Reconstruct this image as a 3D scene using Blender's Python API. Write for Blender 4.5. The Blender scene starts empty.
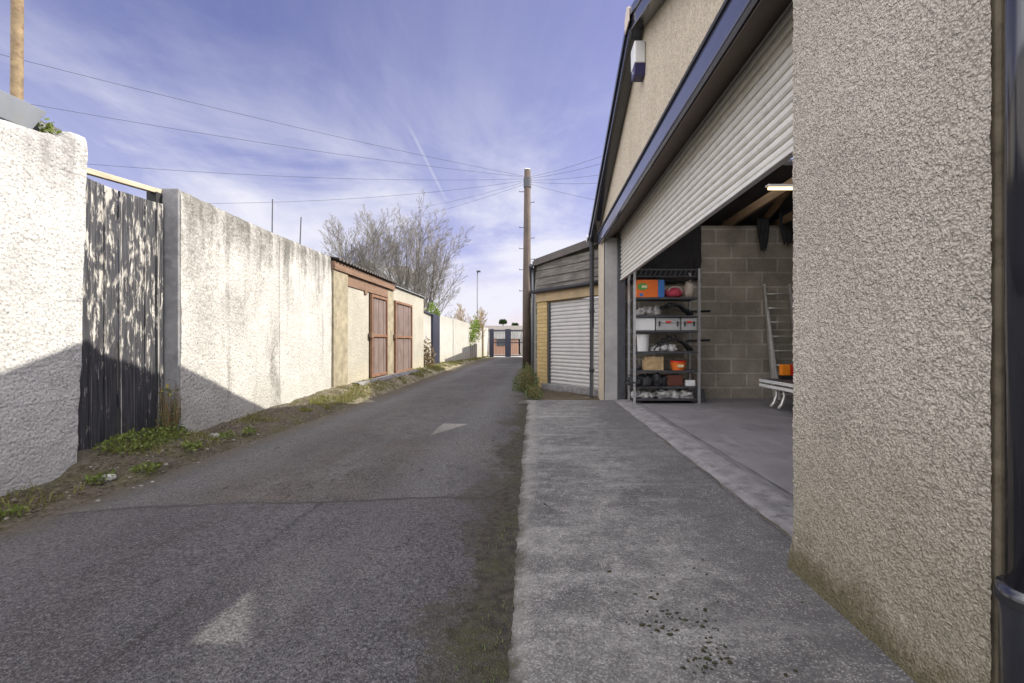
import bpy, math, random
from mathutils import Vector, Matrix, noise as mn
C = bpy.context.scene
COL = C.collection
R = math.radians
random.seed(11)

# ------------------------------------------------------------------ camera, sky, sun, exposure
FPX, VU, VV, EYE = 469.0, 538.0, 342.0, 1.0
cam_d = bpy.data.cameras.new('camera')
cam = bpy.data.objects.new('camera', cam_d)
COL.objects.link(cam)
cam_d.sensor_width = 36.0
cam_d.lens = FPX / 1024 * 36
cam_d.clip_start = 0.05
cam_d.clip_end = 4000
cam_d.shift_x = (512 - VU) / 1024
cam_d.shift_y = (VV - 341.5) / 1024
cam.location = (0, 0, EYE)
cam.rotation_euler = (R(90), 0, 0)
C.camera = cam

SUN_EL, SUN_AZ = 37.05, 74.0           # azimuth clockwise from +Y
to_sun = Vector((math.sin(R(SUN_AZ)) * math.cos(R(SUN_EL)), math.cos(R(SUN_AZ)) * math.cos(R(SUN_EL)), math.sin(R(SUN_EL))))
sun_d = bpy.data.lights.new('sun', 'SUN')
sun_d.energy = 3.6
sun_d.angle = R(0.36)
sun_d.color = (1.0, 0.945, 0.83)
sun = bpy.data.objects.new('sun', sun_d)
COL.objects.link(sun)
sun.rotation_euler = (-to_sun).to_track_quat('-Z', 'Y').to_euler()
sun.location = to_sun * 40

C.view_settings.view_transform = 'Standard'
C.view_settings.look = 'None'
C.view_settings.exposure = 1.08
C.view_settings.gamma = 1.0

# ------------------------------------------------------------------ node helper
class S:
    def __init__(s, tree): s.t = tree; s.n = tree.nodes; s.l = tree.links
    def node(s, kind, **kw):
        n = s.n.new(kind)
        for k, v in kw.items(): setattr(n, k, v)
        return n
    def put(s, sock, v):
        if v is None: return
        if isinstance(v, bpy.types.NodeSocket): s.l.new(v, sock)
        else:
            if sock.type == 'RGBA' and len(v) == 3: v = (*v, 1)
            sock.default_value = v
    def pos(s): return s.node('ShaderNodeNewGeometry').outputs['Position']
    def sep(s, v):
        n = s.node('ShaderNodeSeparateXYZ'); s.put(n.inputs[0], v); return n.outputs
    def comb(s, x, y, z):
        n = s.node('ShaderNodeCombineXYZ')
        for i, q in enumerate((x, y, z)): s.put(n.inputs[i], q)
        return n.outputs[0]
    def mapv(s, v, scale=(1, 1, 1), loc=(0, 0, 0), rot=(0, 0, 0)):
        n = s.node('ShaderNodeMapping'); s.put(n.inputs['Vector'], v)
        n.inputs['Scale'].default_value = scale; n.inputs['Location'].default_value = loc; n.inputs['Rotation'].default_value = rot
        return n.outputs[0]
    def noise(s, scale, detail=4, rough=.55, vec=None, dist=0):
        n = s.node('ShaderNodeTexNoise'); s.put(n.inputs['Vector'], vec if vec is not None else s.pos())
        n.inputs['Scale'].default_value = scale; n.inputs['Detail'].default_value = detail
        n.inputs['Roughness'].default_value = rough; n.inputs['Distortion'].default_value = dist
        return n.outputs['Fac']
    def vor(s, scale, feature='F1', vec=None, out='Distance', rand=1):
        n = s.node('ShaderNodeTexVoronoi', feature=feature); s.put(n.inputs['Vector'], vec if vec is not None else s.pos())
        n.inputs['Scale'].default_value = scale; n.inputs['Randomness'].default_value = rand
        return n.outputs[out]
    def rng(s, v, a, b, c=0., d=1.):
        n = s.node('ShaderNodeMapRange'); n.clamp = True; s.put(n.inputs[0], v)
        for i, q in enumerate((a, b, c, d)): n.inputs[i + 1].default_value = q
        return n.outputs[0]
    def m(s, op, a, b=None):
        n = s.node('ShaderNodeMath', operation=op); s.put(n.inputs[0], a)
        if b is not None: s.put(n.inputs[1], b)
        return n.outputs[0]
    def mix(s, f, a, b, blend='MIX'):
        n = s.node('ShaderNodeMix', data_type='RGBA', blend_type=blend, clamp_result=False)
        s.put(n.inputs[0], f); s.put(n.inputs[6], a); s.put(n.inputs[7], b)
        return n.outputs[2]
    def bump(s, h, strength=.5, dist=.01, normal=None):
        n = s.node('ShaderNodeBump'); s.put(n.inputs['Height'], h)
        n.inputs['Strength'].default_value = strength; n.inputs['Distance'].default_value = dist
        if normal is not None: s.put(n.inputs['Normal'], normal)
        return n.outputs[0]

def new_mat(name):
    m = bpy.data.materials.new(name); m.use_nodes = True
    s = S(m.node_tree); b = m.node_tree.nodes['Principled BSDF']
    return m, s, b
def fin(s, b, col, rough=.85, normal=None, metal=0., spec=.35):
    s.put(b.inputs['Base Color'], col); s.put(b.inputs['Roughness'], rough); s.put(b.inputs['Metallic'], metal)
    b.inputs['Specular IOR Level'].default_value = spec
    if normal is not None: s.put(b.inputs['Normal'], normal)

def plain(name, col, rough=.7, metal=0., var=.25, scale=6., bump=.2, bscale=60., bdist=.004, spec=.35, dirt=None, dirt_amt=.5):
    """surface with soft tone variation, optional dirt blotches and fine bump"""
    m, s, b = new_mat(name)
    n1 = s.noise(scale, 5, .6)
    lo = tuple(c * (1 - var) for c in col); hi = tuple(min(1, c * (1 + var)) for c in col)
    c = s.mix(s.rng(n1, .3, .7), lo, hi)
    if dirt is not None:
        c = s.mix(s.m('MULTIPLY', s.rng(s.noise(scale * 2.3, 6, .65), .5, .7), dirt_amt), c, dirt)
    nb = s.bump(s.noise(bscale, 4, .6), bump, bdist) if bump else None
    fin(s, b, c, s.rng(n1, .2, .8, rough - .08, min(1, rough + .08)), nb, metal, spec)
    return m

M = {}
# ------------------------------------------------------------------ world
W = bpy.data.worlds.new('World'); C.world = W; W.use_nodes = True
ws = S(W.node_tree)
bg = W.node_tree.nodes['Background']
sky = ws.node('ShaderNodeTexSky', sky_type='NISHITA')
sky.sun_disc = False
sky.sun_elevation = R(SUN_EL); sky.sun_rotation = R(SUN_AZ)
sky.air_density = 1.0; sky.dust_density = 0.6; sky.ozone_density = 1.6
dirv = ws.node('ShaderNodeTexCoord').outputs['Generated']
dx, dy, dz = ws.sep(dirv)[0:3]
den = ws.m('ADD', ws.m('MAXIMUM', dz, 0.0), .22)
px_ = ws.m('DIVIDE', dx, den); py_ = ws.m('DIVIDE', dy, den)
pl = ws.comb(px_, py_, 0.)
c1 = ws.noise(1.15, 7, .58, ws.mapv(pl, (1.0, .42, 1), (3.1, 1.7, 0), (0, 0, R(38))), .6)
c2 = ws.noise(3.6, 8, .62, ws.mapv(pl, (1.0, .3, 1), (.4, 5.2, 0), (0, 0, R(52))), .9)
c3 = ws.noise(2.2, 7, .6, ws.mapv(dirv, (1.0, 1.0, 2.6), (1.3, .2, .9), (0, R(14), 0)), .5)
cl = ws.m('ADD', ws.m('ADD', ws.m('MULTIPLY', ws.rng(c1, .42, .66), .50), ws.m('MULTIPLY', ws.rng(c2, .48, .75), .16)), ws.m('MULTIPLY', ws.m('MULTIPLY', ws.rng(c3, .46, .66), ws.rng(dz, .55, .25)), 1.1))
low = ws.rng(dz, .0, .58, 1.0, 0.26)
cl = ws.m('MULTIPLY', cl, low)
hz = ws.rng(dz, -.02, .22, .72, 0.0)
cl = ws.m('MINIMUM', ws.m('ADD', cl, hz), .95)
# thin contrail: a great-circle band of limited length
def dirpx(u, v): return Vector(((u - VU) / FPX, 1, -(v - VV) / FPX)).normalized()
a_, b_ = dirpx(408, 124), dirpx(447, 202)
nn = a_.cross(b_).normalized(); mid = (a_ + b_).normalized(); half = a_.angle(b_) / 2
vd = ws.node('ShaderNodeVectorMath', operation='DOT_PRODUCT'); ws.put(vd.inputs[0], dirv); vd.inputs[1].default_value = nn
vm = ws.node('ShaderNodeVectorMath', operation='DOT_PRODUCT'); ws.put(vm.inputs[0], dirv); vm.inputs[1].default_value = mid
trail = ws.m('MULTIPLY', ws.rng(ws.m('ABSOLUTE', vd.outputs['Value']), 0.0006, .0038, 1, 0),
             ws.rng(vm.outputs['Value'], math.cos(half), math.cos(half * .6), 0, .22))
tint = ws.mix(1.0, sky.outputs[0], (1.00, .72, .90), 'MULTIPLY')
cloud_col = (5.0, 5.0, 5.55)
skyc = ws.mix(cl, tint, cloud_col)
skyc = ws.mix(trail, skyc, (5.6, 5.6, 6.0))
# cloud added as fill light out of view: overhead, sides and behind camera
hyp = ws.m('SQRT', ws.m('ADD', ws.m('MULTIPLY', dx, dx), ws.m('MULTIPLY', dy, dy)))
around = ws.m('MAXIMUM', ws.rng(dz, .66, .88), ws.rng(ws.m('DIVIDE', dy, ws.m('MAXIMUM', hyp, .001)), .60, .15))
fill_cloud = ws.m('MULTIPLY', ws.rng(ws.noise(1.6, 5, .55, dirv), .32, .58, .35, 1.), around)
skyc = ws.mix(ws.m('MULTIPLY', fill_cloud, .9), skyc, (22.5, 22.1, 22.9))
ws.put(bg.inputs['Color'], skyc)
bg.inputs['Strength'].default_value = 0.085

# ------------------------------------------------------------------ mesh helper
def at(u, v, Y): return Vector(((u - VU) * Y / FPX, Y, EYE - (v - VV) * Y / FPX))

class MB:
    def __init__(s): s.v = []; s.f = []
    def face(s, pts):
        k = len(s.v); s.v += [tuple(p) for p in pts]; s.f.append(tuple(range(k, k + len(pts)))); return s
    def hexa(s, p):
        k = len(s.v); s.v += [tuple(q) for q in p]
        for f in ((0, 3, 2, 1), (4, 5, 6, 7), (0, 1, 5, 4), (1, 2, 6, 5), (2, 3, 7, 6), (3, 0, 4, 7)):
            s.f.append(tuple(k + i for i in f))
        return s
    def box(s, x0, x1, y0, y1, z0, z1):
        return s.hexa([(x0, y0, z0), (x1, y0, z0), (x1, y1, z0), (x0, y1, z0), (x0, y0, z1), (x1, y0, z1), (x1, y1, z1), (x0, y1, z1)])
    def beam(s, p, q, w, h, up=(0, 0, 1)):
        p, q = Vector(p), Vector(q); d = (q - p).normalized(); up = Vector(up)
        r = d.cross(up)
        if r.length < 1e-4: r = d.cross(Vector((1, 0, 0)))
        r.normalize(); u = r.cross(d).normalized(); r = r * w / 2; u = u * h / 2
        return s.hexa([p - r - u, p + r - u, q + r - u, q - r - u, p - r + u, p + r + u, q + r + u, q - r + u])
    def tube(s, pts, rad, n=8, caps=True):
        pts = [Vector(p) for p in pts]; k0 = len(s.v)
        rs = rad if isinstance(rad, (list, tuple)) else [rad] * len(pts)
        prev = None
        for i, p in enumerate(pts):
            d = (pts[min(i + 1, len(pts) - 1)] - pts[max(i - 1, 0)])
            if d.length < 1e-9: d = Vector((0, 0, 1))
            d.normalize()
            if prev is None:
                a = d.cross(Vector((0, 0, 1)))
                if a.length < .05: a = d.cross(Vector((1, 0, 0)))
            else: a = prev - d * prev.dot(d)
            a.normalize(); prev = a; b = d.cross(a)
            for j in range(n):
                t = 2 * math.pi * j / n
                s.v.append(tuple(p + (a * math.cos(t) + b * math.sin(t)) * rs[i]))
        for i in range(len(pts) - 1):
            for j in range(n):
                s.f.append((k0 + i * n + j, k0 + i * n + (j + 1) % n, k0 + (i + 1) * n + (j + 1) % n, k0 + (i + 1) * n + j))
        if caps and n > 2:
            s.f.append(tuple(k0 + j for j in reversed(range(n))))
            s.f.append(tuple(k0 + (len(pts) - 1) * n + j for j in range(n)))
        return s
    def prism(s, poly, off):
        k = len(s.v); n = len(poly); off = Vector(off)
        s.v += [tuple(p) for p in poly]; s.v += [tuple(Vector(p) + off) for p in poly]
        s.f.append(tuple(range(k, k + n))); s.f.append(tuple(k + n + i for i in reversed(range(n))))
        for i in range(n): s.f.append((k + i, k + n + i, k + n + (i + 1) % n, k + (i + 1) % n))
        return s
    def grid(s, nu, nv, fn):
        k = len(s.v)
        for i in range(nu + 1):
            for j in range(nv + 1): s.v.append(tuple(fn(i / nu, j / nv)))
        for i in range(nu):
            for j in range(nv):
                a = k + i * (nv + 1) + j
                s.f.append((a, a + nv + 1, a + nv + 2, a + 1))
        return s
    def blob(s, c, rx, ry, rz, nu=12, nv=8, amp=.2, fr=3., seed=0, flat=None):
        """lumpy closed body; flat clips the underside"""
        k = len(s.v); c = Vector(c)
        for j in range(nv + 1):
            th = math.pi * j / nv
            for i in range(nu):
                ph = 2 * math.pi * i / nu
                d = Vector((math.sin(th) * math.cos(ph), math.sin(th) * math.sin(ph), math.cos(th)))
                q = 1 + amp * mn.noise(d * fr + Vector((seed * 7.3, seed * 1.7, 0)))*1.6
                p = c + Vector((d.x * rx, d.y * ry, d.z * rz)) * q
                if flat is not None: p.z = max(p.z, flat)
                s.v.append(tuple(p))
        for j in range(nv):
            for i in range(nu):
                s.f.append((k + j * nu + i, k + (j + 1) * nu + i, k + (j + 1) * nu + (i + 1) % nu, k + j * nu + (i + 1) % nu))
        return s
    def leaf(s, p, size, d=None, wid=.55):
        d = d or Vector((random.uniform(-1, 1), random.uniform(-1, 1), random.uniform(-.3, 1))).normalized()
        a = d.cross(Vector((random.uniform(-1, 1), random.uniform(-1, 1), random.uniform(-1, 1))))
        if a.length < 1e-3: a = Vector((1, 0, 0))
        a.normalize(); a *= size * wid / 2; p = Vector(p)
        up = d.cross(a) * .25
        return s.face([p, p + d * size * .5 + a + up, p + d * size, p + d * size * .5 - a + up])
    def blade(s, p, h, w, lean):
        p = Vector(p); a = random.uniform(0, 6.28); r = Vector((math.cos(a), math.sin(a), 0)) * w / 2
        t = Vector((random.uniform(-1, 1), random.uniform(-1, 1), 0)) * lean * h
        s.face([p - r, p + r, p + t * .45 + r * .7 + Vector((0, 0, h * .6)), p + t * .45 - r * .7 + Vector((0, 0, h * .6))])
        return s.face([p + t * .45 - r * .7 + Vector((0, 0, h * .6)), p + t * .45 + r * .7 + Vector((0, 0, h * .6)), p + t + Vector((0, 0, h * .95))])
    def build(s, name, mat, parent=None, smooth=False, bevel=0., segs=2):
        me = bpy.data.meshes.new(name)
        if parent is None:
            n = max(1, len(s.v))
            o0 = Vector((sum(p[0] for p in s.v) / n, sum(p[1] for p in s.v) / n, min(p[2] for p in s.v)))
        else: o0 = Vector((0, 0, 0))
        me.from_pydata([tuple(Vector(p) - o0) for p in s.v], [], s.f); me.update()
        me.materials.append(mat)
        if smooth: me.polygons.foreach_set('use_smooth', [True] * len(me.polygons))
        o = bpy.data.objects.new(name, me); COL.objects.link(o)
        if parent is None: o.location = o0
        else: o.parent = parent; o.matrix_parent_inverse = base(parent).inverted()
        if bevel:
            b = o.modifiers.new('bevel', 'BEVEL'); b.width = bevel; b.segments = segs; b.limit_method = 'ANGLE'; b.angle_limit = R(40)
        return o
def base(o): return Matrix.Translation(o.location) if o.parent is None else Matrix.Identity(4)
def tag(o, label=None, cat=None, group=None, kind=None):
    if label: o['label'] = label
    if cat: o['category'] = cat
    if group: o['group'] = group
    if kind: o['kind'] = kind
    return o
def thing(name, label, cat, loc, group=None):
    o = bpy.data.objects.new(name, None); COL.objects.link(o); o.location = loc; o.empty_display_size = .1
    return tag(o, label, cat, group)
def struct(o): o['kind'] = 'structure'; return o
def lerp(a, b, t): return a + (b - a) * t
def pw(x, pts):
    if x <= pts[0][0]: return pts[0][1]
    for (a, va), (b, vb) in zip(pts, pts[1:]):
        if x <= b:
            t = (x - a) / (b - a); return va + (vb - va) * t
    return pts[-1][1]
def n3(x, y, z, f): return mn.noise(Vector((x, y, z)) * f)

# ------------------------------------------------------------------ materials
def asphalt():
    m, s, b = new_mat('asphalt'); P = s.pos(); x, y, z = s.sep(P)[0:3]
    big = s.noise(.9, 5, .6); mid_ = s.noise(5, 6, .65); fine = s.noise(90, 3, .6)
    stone = s.vor(230, 'F1', out='Color'); sx = s.sep(stone)[0]
    far = s.mix(s.rng(big, .3, .7), (.052, .050, .049), (.098, .094, .091))
    far = s.mix(s.m('MULTIPLY', s.rng(s.noise(1.4, 5, .6, s.mapv(P, (1, .45, 1), (4, 2, 0))), .5, .68), .7), far, (.098, .074, .055))
    near = s.mix(s.rng(big, .3, .7), (.046, .044, .047), (.080, .076, .081))
    edge = s.m('ADD', y, s.m('ADD', s.m('MULTIPLY', s.m('SUBTRACT', s.noise(1.2, 4, .6), .5), .35), s.m('MULTIPLY', x, -.10)))
    isfar = s.rng(edge, 3.02, 3.06)
    wear = s.noise(2.4, 6, .68, s.mapv(P, (1, .22, 1), (8, 0, 0)), .6)
    near = s.mix(s.m('MULTIPLY', s.rng(wear, .52, .66), .55), near, (.045, .041, .047))
    far = s.mix(s.m('MULTIPLY', s.rng(s.m('ABSOLUTE', s.m('ADD', x, 1.55)), .75, .15), s.m('MULTIPLY', s.rng(y, 7, 3.2), s.rng(wear, .38, .6))), far, (.068, .050, .036))
    lw = s.m('MULTIPLY', s.m('SUBTRACT', s.noise(1.8, 5, .6), .5), .16)
    lines = s.m('MAXIMUM', s.rng(s.m('ABSOLUTE', s.m('ADD', s.m('ADD', x, 1.33), lw)), .024, .006), s.m('MULTIPLY', s.rng(s.m('ABSOLUTE', s.m('ADD', s.m('ADD', x, .77), lw)), .018, .004), .7))
    near = s.mix(s.m('MULTIPLY', lines, s.rng(s.noise(4, 4, .6), .36, .56, .1, .8)), near, (.016, .014, .016))
    c = s.mix(isfar, near, far)
    bl = s.noise(.8, 6, .7, s.mapv(P, (1.3, .6, 1), (5, 1, 0)), .5)
    c = s.mix(s.rng(bl, .52, .62, 0, .5), c, (.042, .038, .036))
    c = s.mix(s.rng(bl, .47, .38, 0, .35), c, (.135, .130, .126))
    # tyre tracks and lighter crown
    track = s.m('ADD', s.rng(s.m('ABSOLUTE', s.m('ADD', x, 2.5)), 0, .42, 1, 0), s.rng(s.m('ABSOLUTE', s.m('ADD', x, .75)), 0, .36, 1, 0))
    ln = s.noise(3.2, 5, .7, s.mapv(P, (1, .10, 1), (1, 4, 0), (0, 0, R(-9))), .3)
    c = s.mix(s.m('MULTIPLY', s.m('SUBTRACT', 1., isfar), s.rng(ln, .56, .64, 0, .5)), c, (.040, .037, .043))
    c = s.mix(s.m('MULTIPLY', s.m('MULTIPLY', track, s.rng(mid_, .2, .6)), s.rng(isfar, 0, 1, .35, .75)), c, (.150, .144, .145))
    c = s.mix(s.m('MULTIPLY', s.rng(mid_, .52, .72), .45), c, (.045, .040, .040))
    gr1 = s.noise(75, 4, .75)
    gr2 = s.noise(32, 4, .8)
    c = s.mix(s.rng(gr2, .50, .36, 0, .6), c, (.020, .018, .021))  # dark grain: dirt plus tiny shadows between stones, painted into the colour
    c = s.mix(s.rng(gr1, .50, .38, 0, .85), c, (.018, .016, .019))
    c = s.mix(s.rng(gr1, .53, .68, 0, .58), c, (.20, .195, .188))
    # bitumen seam and hairline cracks
    seam = s.m('MULTIPLY', s.rng(s.m('ABSOLUTE', s.m('SUBTRACT', edge, 3.04)), .004, .026, 1, 0), s.rng(s.noise(3, 3), .32, .45, .35, 1))
    ck = s.vor(.55, 'DISTANCE_TO_EDGE', s.mapv(s.node('ShaderNodeVectorMath', operation='ADD').outputs[0], (1, 1, 1)))
    wv = s.node('ShaderNodeVectorMath', operation='ADD'); s.put(wv.inputs[0], P)
    nz = s.node('ShaderNodeTexNoise'); s.put(nz.inputs['Vector'], P); nz.inputs['Scale'].default_value = 2.5; nz.inputs['Detail'].default_value = 5
    s.put(wv.inputs[1], nz.outputs['Color'])
    ck = s.vor(.6, 'DISTANCE_TO_EDGE', s.mapv(wv.outputs[0], (1.2, .55, 1)))
    crack = s.m('MULTIPLY', s.rng(ck, .0, .009, 1, 0), s.rng(s.noise(1.1, 3), .5, .6))
    c = s.mix(s.m('MAXIMUM', s.m('MULTIPLY', seam, .85), s.m('MULTIPLY', crack, .7)), c, (.026, .023, .022))
    # stones in the surface
    c = s.mix(s.rng(sx, .78, .97, 0, .40), c, (.21, .195, .19))
    c = s.mix(s.rng(sx, .22, .02, 0, .6), c, (.03, .027, .03))
    # soil and moss creeping along the concrete edge and the far verge
    sx_ = s.m('ADD', x, s.m('ADD', s.m('MULTIPLY', s.m('SUBTRACT', s.noise(1.6, 6, .65), .5), .62), s.m('MULTIPLY', s.m('SUBTRACT', s.noise(14, 4, .7), .5), .22)))
    strip = s.rng(sx_, -.335, -.275)
    soil = s.mix(s.rng(s.noise(22, 5, .7), .35, .65), (.016, .013, .010), (.058, .049, .034))
    blot = s.rng(s.m('ADD', sx_, s.m('MULTIPLY', s.m('SUBTRACT', s.noise(2.6, 5, .7, s.mapv(P, (1, .7, 1), (3, 8, 0))), .5), 1.1)), -.42, -.34)
    moss = s.rng(s.noise(2.3, 4, .6, s.mapv(P, (1, 1, 1), (7, 3.2, 0))), .5, .62)
    soil = s.mix(s.m('MULTIPLY', moss, .5), soil, (.040, .042, .016))
    c = s.mix(s.m('MULTIPLY', s.m('MAXIMUM', strip, s.m('MULTIPLY', blot, .6)), s.rng(s.noise(30, 4, .7), .3, .5, .55, 1)), c, soil)
    lx = s.m('ADD', x, s.m('MULTIPLY', s.m('SUBTRACT', s.noise(5, 6, .7), .5), .5))
    c = s.mix(s.m('MULTIPLY', s.rng(lx, -2.6, -2.95), .85), c, (.090, .072, .048))
    h = s.m('ADD', s.m('MULTIPLY', s.vor(150, 'F1'), 1.0), s.m('MULTIPLY', fine, .6))
    h = s.m('SUBTRACT', h, s.m('MULTIPLY', s.m('MAXIMUM', seam, crack), 2.5))
    nb = s.bump(h, .8, .006, s.bump(mid_, .35, .03))
    pk = s.vor(9, 'F1', s.mapv(P, (1, .45, 1), (3, 1, 0))); pr = s.sep(s.vor(9, 'F1', s.mapv(P, (1, .45, 1), (3, 1, 0)), 'Color'))[0]
    pit = s.m('MULTIPLY', s.rng(s.m('ADD', pk, s.m('MULTIPLY', s.m('SUBTRACT', gr1, .5), .5)), .17, .12), s.rng(pr, .80, .86))
    c = s.mix(s.m('MULTIPLY', pit, .8), c, (.018, .016, .016))
    fin(s, b, c, s.rng(mid_, .3, .7, .78, .95), nb, 0, .3); return m
M['asphalt'] = asphalt()

def concrete_apron():
    m, s, b = new_mat('weathered_concrete'); P = s.pos(); x, y, z = s.sep(P)[0:3]
    big = s.noise(1.1, 6, .62, s.mapv(P, (1.2, .8, 1), (2, 9, 0), (0, 0, R(20))), .4); mid_ = s.noise(7, 6, .7)
    c = s.mix(s.rng(big, .40, .60), (.056, .054, .055), (.145, .142, .135))
    c = s.mix(s.m('MULTIPLY', s.rng(mid_, .5, .75), .6), c, (.29, .28, .26))
    c = s.mix(s.m('MULTIPLY', s.rng(mid_, .48, .3), .6), c, (.07, .066, .062))
    sweep = s.noise(2.2, 5, .6, s.mapv(P, (.35, 1.6, 1), (0, 0, 0), (0, 0, R(-28))), .8)
    c = s.mix(s.m('MULTIPLY', s.rng(sweep, .5, .66), .5), c, (.30, .295, .28))
    gr1 = s.noise(80, 4, .75)
    gr2 = s.noise(34, 5, .8)
    c = s.mix(s.rng(gr2, .50, .36, 0, .5), c, (.045, .042, .044))  # pitted grain: small shadows and dirt put into the dark tones
    c = s.mix(s.rng(gr2, .54, .68, 0, .4), c, (.30, .29, .275))
    c = s.mix(s.rng(gr1, .48, .36, 0, .6), c, (.040, .038, .039))
    c = s.mix(s.rng(gr1, .55, .70, 0, .55), c, (.34, .33, .315))
    # darker band beside the building
    dx_ = s.m('ADD', x, s.m('MULTIPLY', s.m('SUBTRACT', s.noise(2.5, 5, .6), .5), .5))
    c = s.mix(s.m('MULTIPLY', s.rng(dx_, .62, .95), .72), c, (.072, .068, .070))
    # exposed aggregate
    ag = s.sep(s.vor(210, 'F1', out='Color'))[0]
    c = s.mix(s.m('MULTIPLY', s.rng(ag, .78, .96), s.rng(mid_, .35, .6, .1, .6)), c, (.40, .39, .365))
    c = s.mix(s.rng(ag, .16, .02, 0, .55), c, (.05, .046, .045))
    # bitten, pale left rim
    c = s.mix(s.m('MULTIPLY', s.rng(s.m('ADD', x, s.m('MULTIPLY', s.m('SUBTRACT', s.noise(6, 5, .7), .5), .12)), .0, -.07), .3), c, (.24, .23, .205))
    ex = s.m('ADD', x, s.m('ADD', s.m('MULTIPLY', s.m('SUBTRACT', s.noise(4, 6, .75), .5), .30), s.m('MULTIPLY', s.m('SUBTRACT', s.noise(30, 4, .7), .5), .12)))
    c = s.mix(s.m('MULTIPLY', s.rng(s.m('SUBTRACT', ex, s.m('MULTIPLY', y, -.012)), -.03, -.10), .85), c, (.040, .034, .024))
    # round cushions of moss
    md = s.vor(13, 'F1', s.mapv(P, (1, 1, .1))); mr = s.sep(s.vor(13, 'F1', s.mapv(P, (1, 1, .1)), 'Color'))[1]
    zone = s.rng(s.noise(1.3, 3, .5, s.mapv(P, (1, 1, 1), (1.4, .6, 0))), .46, .62)
    near = s.m('MULTIPLY', s.m('MULTIPLY', s.rng(y, 2.3, 1.7), s.rng(x, .2, .45)), s.rng(s.noise(2.6, 3), .42, .55))
    cut = s.m('MULTIPLY', s.m('MULTIPLY', s.rng(mr, .15, .85, .0, .0), s.m('MAXIMUM', s.m('MULTIPLY', zone, .45), near)), 1.0)
    ms = s.rng(s.m('SUBTRACT', s.m('ADD', md, s.m('MULTIPLY', s.m('SUBTRACT', s.noise(60, 3), .5), .1)), cut), .0, -.03)
    c = s.mix(ms, c, s.mix(s.noise(90, 3), (.018, .020, .008), (.050, .050, .020)))
    h = s.m('ADD', s.m('MULTIPLY', s.noise(70, 6, .75), 1.0), s.m('MULTIPLY', s.vor(110, 'F1'), .6))
    h = s.m('ADD', h, s.m('MULTIPLY', ms, 1.5))
    fin(s, b, c, s.rng(big, .3, .7, .72, .92), s.bump(h, .7, .006, s.bump(s.noise(9, 4), .3, .03)), 0, .35); return m
M['apron'] = concrete_apron()

def floor_mat():
    m, s, b = new_mat('smooth_garage_concrete'); P = s.pos()
    n1 = s.noise(1.6, 5, .6); n2 = s.noise(9, 6, .7, s.mapv(P, (1, .3, 1)))
    c = s.mix(s.rng(n1, .3, .7), (.125, .118, .124), (.185, .176, .182))
    c = s.mix(s.m('MULTIPLY', s.rng(n2, .5, .75), .5), c, (.235, .225, .23))
    c = s.mix(s.m('MULTIPLY', s.rng(s.noise(3.1, 5, .7), .58, .7), .6), c, (.07, .065, .065))
    fin(s, b, c, s.rng(n2, .3, .7, .45, .7), s.bump(s.noise(40, 5, .7), .25, .004), 0, .4); return m
M['floor'] = floor_mat()
M['threshold'] = plain('threshold_concrete', (.185, .177, .178), .85, var=.32, scale=6, bump=.8, bscale=45, bdist=.01, dirt=(.085, .08, .08), dirt_amt=.9)

def roughcast(name, tan, dark, lump=55, strength=1.0, moss=True, dist=.012):
    m, s, b = new_mat(name); P = s.pos(); z = s.sep(P)[2]
    wv = s.node('ShaderNodeVectorMath', operation='ADD'); s.put(wv.inputs[0], P)
    nz = s.node('ShaderNodeTexNoise'); s.put(nz.inputs['Vector'], P); nz.inputs['Scale'].default_value = 30; nz.inputs['Detail'].default_value = 3
    sc = s.node('ShaderNodeVectorMath', operation='SCALE'); s.put(sc.inputs[0], nz.outputs['Color']); sc.inputs['Scale'].default_value = .02
    s.put(wv.inputs[1], sc.outputs[0])
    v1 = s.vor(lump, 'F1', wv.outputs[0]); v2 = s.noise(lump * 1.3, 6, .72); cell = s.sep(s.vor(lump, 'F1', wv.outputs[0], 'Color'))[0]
    big = s.noise(1.7, 5, .6); midn = s.noise(9, 6, .7); clump = s.noise(lump * .35, 4, .65)
    c = s.mix(s.rng(big, .3, .7), dark, tan)
    c = s.mix(s.rng(midn, .55, .75, 0, .22), c, tuple(q * .62 for q in dark))
    c = s.mix(s.rng(cell, 0, 1, 0, .20), c, tuple(q * .55 for q in dark))
    c = s.mix(s.rng(cell, .8, 1, 0, .28), c, tuple(min(1, q * 1.3) for q in tan))
    c = s.mix(s.m('MULTIPLY', s.rng(s.m('ADD', v1, s.m('MULTIPLY', s.m('SUBTRACT', .5, clump), 1.2)), .44, .72), .50), c, tuple(q * .26 for q in dark))  # hollows between lumps darkened: their shade and dirt put into the colour
    streak = s.noise(7, 5, .6, s.mapv(P, (1, 1, .07)))
    c = s.mix(s.rng(streak, .54, .70, 0, .22), c, tuple(q * .5 for q in dark))
    if moss:
        g = s.m('ADD', z, s.m('ADD', s.m('MULTIPLY', s.m('SUBTRACT', s.noise(5, 5, .65), .5), .25), s.m('MULTIPLY', s.m('SUBTRACT', s.noise(40, 3), .5), .12)))
        c = s.mix(s.m('MULTIPLY', s.rng(g, .20, .06), .97), c, s.mix(s.noise(30, 3), (.009, .008, .005), (.036, .033, .016)))
        c = s.mix(s.m('MULTIPLY', s.rng(g, .85, .15), .55), c, (.20, .175, .10))
    h = s.m('ADD', s.m('ADD', s.m('MULTIPLY', s.m('SUBTRACT', 1., v1), .8), s.m('MULTIPLY', v2, .5)), s.m('MULTIPLY', clump, 1.6))
    fin(s, b, c, .92, s.bump(h, strength, dist), 0, .25); return m
M['roughcast'] = roughcast('tan_roughcast', (.60, .55, .465), (.48, .437, .365), 125, 1.0, True, .011)
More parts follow.
